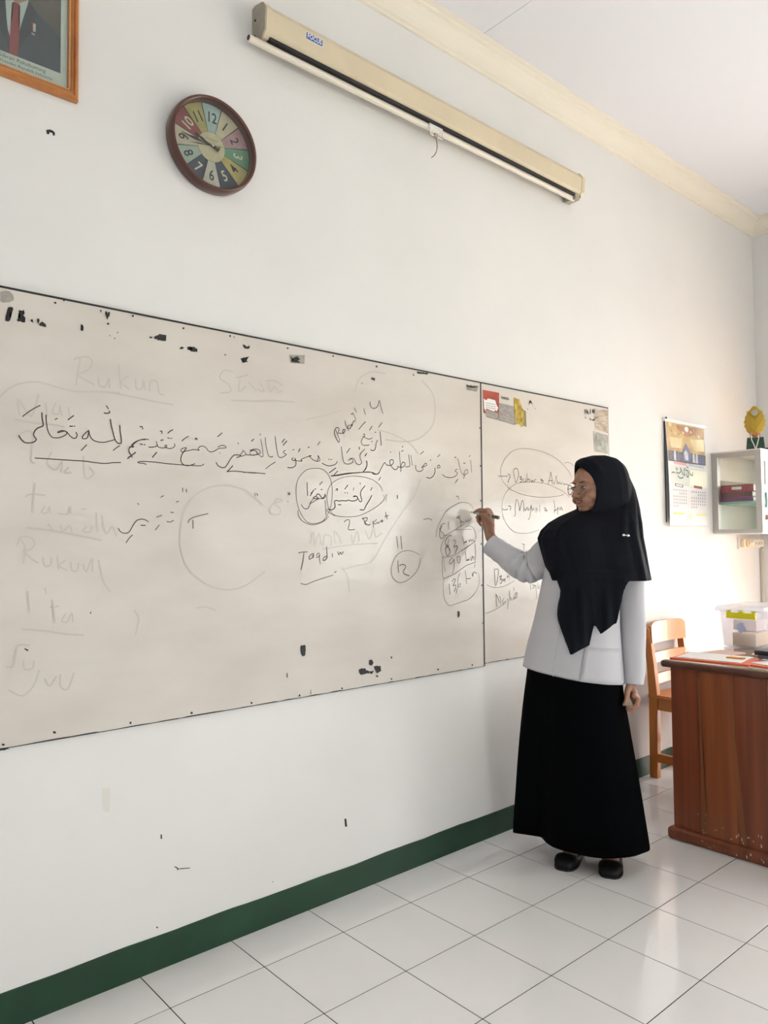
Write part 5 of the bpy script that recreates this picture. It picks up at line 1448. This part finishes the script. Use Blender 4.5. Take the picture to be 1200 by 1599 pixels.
sleeve('sleeve', [at(976,836,.0), at(984,862,-.005), at(987,905,-.012), at(988,965,-.02), at(989.5,1010,-.03), at(989.8,1042,-.038), at(989.5,1068,-.045)], [.056,.056,.050,.0485,.0465,.043,.0385], foldL, ref=PF, flat=.95)
cf = bmesh.new()
for sgn, ps, rr in ((0, [at(767.5,852,.178), at(764.5,850,.182)], .0435),):
    pass
cf.free()

# ---- headscarf: hood + cape, fused into one cloth
bm = bmesh.new()
def hoodring(f, w, top, bot, shear, n=48):
    out = []
    for i in range(n):
        t = i*2*math.pi/n; c, s = math.cos(t), math.sin(t)
        y = w*math.copysign(abs(c)**.88, c); zc = (top+bot)/2; z = zc+(top-bot)/2*math.copysign(abs(s)**.9, s)
        if s > 0 and f > .03: y *= 1-.42*s**1.5
        ff = f + shear*(max(0, s)**2*1.0 + max(0, -s)**2*.5)
        out.append(hp(ff, y, z))
    return out
hr = [(.040,.060,.184,-.006,.030),(.043,.066,.192,-.013,.035),(.034,.072,.203,-.012,.038),(.012,.0775,.212,-.03,.036),(-.02,.084,.220,-.05,.020),(-.055,.087,.219,-.06,.006),(-.09,.083,.209,-.06,-.002),(-.118,.070,.190,-.05,-.004),(-.136,.050,.165,-.02,0),(-.146,.022,.125,.03,0)]
loft(bm, [hoodring(*h) for h in hr], cap1=True)
cape = [(736,945,972,.035,.03,.03),(747,938,982,.035,.055,.055),(765,934,990.5,.035,.055,.07),(785,920,995.5,.03,.062,.085),(797,899,997.5,.022,.080,.10),(807,876,998.5,.015,.100,.105),(817,860,999.5,.01,.122,.11),(828,848.5,1000.5,.01,.130,.115),(840,843,1001.5,.008,.137,.12),(860,847.5,1005.5,.006,.146,.128),(880,852.5,1009,.004,.152,.132),(896,858,1012,.002,.156,.135),(905,862,1014,.0,.158,.136)]
CR = []
for k, (y, xl, xr, dc, bf, bb) in enumerate(cape):
    tl_ = .03*min(1, k/5)
    L_, R_ = at(xl, y, dc+tl_), at(xr, y, dc-tl_); L_.z = R_.z = (L_.z+R_.z)/2
    def mod(t, k=k): return 1 + min(1, k/6)*(.022*math.sin(t*6+k*.30)+.020*math.sin(t*13-k*.22)+.010*math.sin(t*23+k*.15))
    CR.append(ring3(L_, R_, bf, bb, 96, mod, pw=1-.30*min(1, k/6)))
loft(bm, CR)
# front lappets: sheets hanging from the cape hem over the tunic
def cloud(rgs, half):
    out = []
    for r0_, r1_ in zip(rgs, rgs[1:]):
        for fr in (0, .25, .5, .75):
            for i in range(0, half+1):
                p_ = r0_[i].lerp(r1_[i], fr); v = p_-CAM
                out.append((600+FPX*v.dot(c_r)/v.dot(c_f), 799.5-FPX*v.dot(c_u)/v.dot(c_f), (p_-PO).dot(PF)))
    return out
cl_c, cl_t = cloud(CR, 48), cloud(rings, 48)
hem_y = 905
def near(cl_, x, y):
    q = sorted(cl_, key=lambda c: (c[0]-x)**2+(c[1]-y)**2)[:4]; w = [1/((c[0]-x)**2+(c[1]-y)**2+.5) for c in q]
    return sum(c[2]*k for c, k in zip(q, w))/sum(w)
def lap(rows, n=14):
    G = []
    for (ya, xa, yb, xb, dd) in rows:
        row = []
        for i in range(n+1):
            u = i/n; x = xa+(xb-xa)*u; y = ya+(yb-ya)*u
            k_ = min(1, max(0, (y-905)/40))
            d = min(near(cl_c, min(max(x, 872), 1000), min(y, 908))+.012*k_, near(cl_t, x, y)-.010) - .002 + k_*(.006*math.sin(x*.16+y*.03)+.004*math.sin(x*.33-y*.02))
            row.append(at(x, y, d))
        G.append(row)
    loft(bm, G, close=False)
lap([(893,866,893,995,1),(903,869,904,985,1),(912,872,915,978,1),(922,875.5,922,975,1),(932,874.5,932,972.5,1),(944,871.5,944,970,1),(956,870.5,955,967.5,1),(965,870.8,966,965.5,1),(973,873,974,963,1)], 24)
lap([(971,872.5,971,930,.98),(984,877,980,927.5,.98),(995,881,990,925,.98),(1004,884.5,999,923,.98),(1010,887,1008,921,.98),(1017,889.5,1015,907,.98),(1022.5,891.5,1022.5,893,.98)])
lap([(971,927,971,964.5,.99),(977,930.5,974,961,.99),(983,934,979,954,.99),(990.5,938.5,989,940,.99)])
hj = obj('headscarf', bm, CLOTHK, None)
s_ = hj.modifiers.new('t', 'SOLIDIFY'); s_.thickness = .0075; s_.offset = 0
r_ = hj.modifiers.new('r', 'REMESH'); r_.mode = 'VOXEL'; r_.voxel_size = .0032
s2 = hj.modifiers.new('s', 'SMOOTH'); s2.iterations = 4; s2.factor = .5
bpy.context.view_layer.update()
me = bpy.data.meshes.new_from_object(hj.evaluated_get(bpy.context.evaluated_depsgraph_get()))
bpy.data.objects.remove(hj); me.materials.clear()
hj = link('headscarf', me, CLOTHK, person, smooth=True)
# silver brooch on the scarf
bp_ = at(979,836,-.135)
bm = bmesh.new()
bp_ = at(978,836,-.141)
for a, b in ((-.0085,.001),(.0085,-.001)): ellipsoid(bm, bp_ + PR*a + ZU*b, (.0085,.0055,.0058), None, 2)
ellipsoid(bm, bp_, (.003,.004,.003), None, 2); br = obj('brooch', bm, mat('silver', (.75,.75,.74), rough=.25, metal=.8), person, smooth=True); BRO = br
# ---- shoes
for k, (heel, dr) in FT.items():
    sd = Vector((dr.y, -dr.x, 0)); bm = bmesh.new()
    secs = [(-.014,.012,.046),(-.008,.022,.052),(.01,.028,.052),(.035,.031,.046),(.060,.033,.030),(.085,.036,.028),(.115,.039,.031),(.138,.041,.044),(.160,.041,.047),(.18,.038,.042),(.20,.030,.034),(.212,.016,.022)]
    rg = []
    for x, w, h in secs:
        c0 = heel + dr*x; pr = []
        for i in range(20):
            t = i*2*math.pi/20; c, s = math.cos(t), math.sin(t)
            pr.append(c0 + sd*w*1.12*math.copysign(abs(c)**.75, c) + ZU*(h*.5 + h*.5*math.copysign(abs(s)**.8, s)))
        rg.append(pr)
    loft(bm, rg, cap0=True, cap1=True)
    so_ = obj('shoe', bm, SHOEM, person, smooth=True); su = so_.modifiers.new('u', 'SUBSURF'); su.levels = 1; su.render_levels = 1
    bm = bmesh.new(); rg = []
    up_ = catmull([(x, w*1.09) for x, w, h in secs], 3)
    loft(bm, [[heel + dr*x + sd*w + ZU*z for x, w in up_] + [heel + dr*x - sd*w + ZU*z for x, w in up_[::-1]] for z in (0,.007)], cap0=True, cap1=True)
    obj('sole', bm, BLACK, so_)
    bm = bmesh.new(); tube(bm, catmull([tuple(heel+dr*.045+sd*.033+ZU*.035), tuple(heel+dr*.055+sd*.026+ZU*.070), tuple(heel+dr*.06+ZU*.084), tuple(heel+dr*.055-sd*.026+ZU*.070), tuple(heel+dr*.045-sd*.033+ZU*.035)], 5), .0045, n=8); obj('strap', bm, SHOEM, so_)
# ---- marker pen, held: a thing of its own
mk = empty('marker_pen', 'pale marker pen with dark end, held in the raised hand against the board', 'marker')
pa, pb = at(734.5,799,.243), at(780,808.5,.150)
dv = (pb-pa).normalized(); Lm = (pb-pa).length
bm = bmesh.new(); tube(bm, [pa+dv*.020, pa+dv*.030, pa+dv*(Lm-.032)], [.0048,.0068,.0068], n=14); obj('barrel', bm, mat('marker_barrel', (.52,.52,.46), rough=.35), mk, smooth=False)
bm = bmesh.new(); tube(bm, [pa, pa+dv*.006], [.0016,.0022], n=8); obj('nib', bm, BLACK, mk)
bm = bmesh.new(); tube(bm, [pa+dv*.005, pa+dv*.020], [.0030,.0048], n=10); obj('collar', bm, WHITEP, mk)
bm = bmesh.new(); tube(bm, [pa+dv*(Lm-.034), pa+dv*(Lm-.004), pa+dv*Lm], [.0072,.0074,.006], n=14); obj('end_cap', bm, mat('marker_cap', (.12,.12,.11), rough=.4), mk)
bm = bmesh.new(); tube(bm, [pa+dv*.05+ZU*.0002, pa+dv*(Lm-.04)+ZU*.0002], .0070, n=14); obj('label_band', bm, mat('marker_band', (.20,.22,.21), rough=.4), mk)
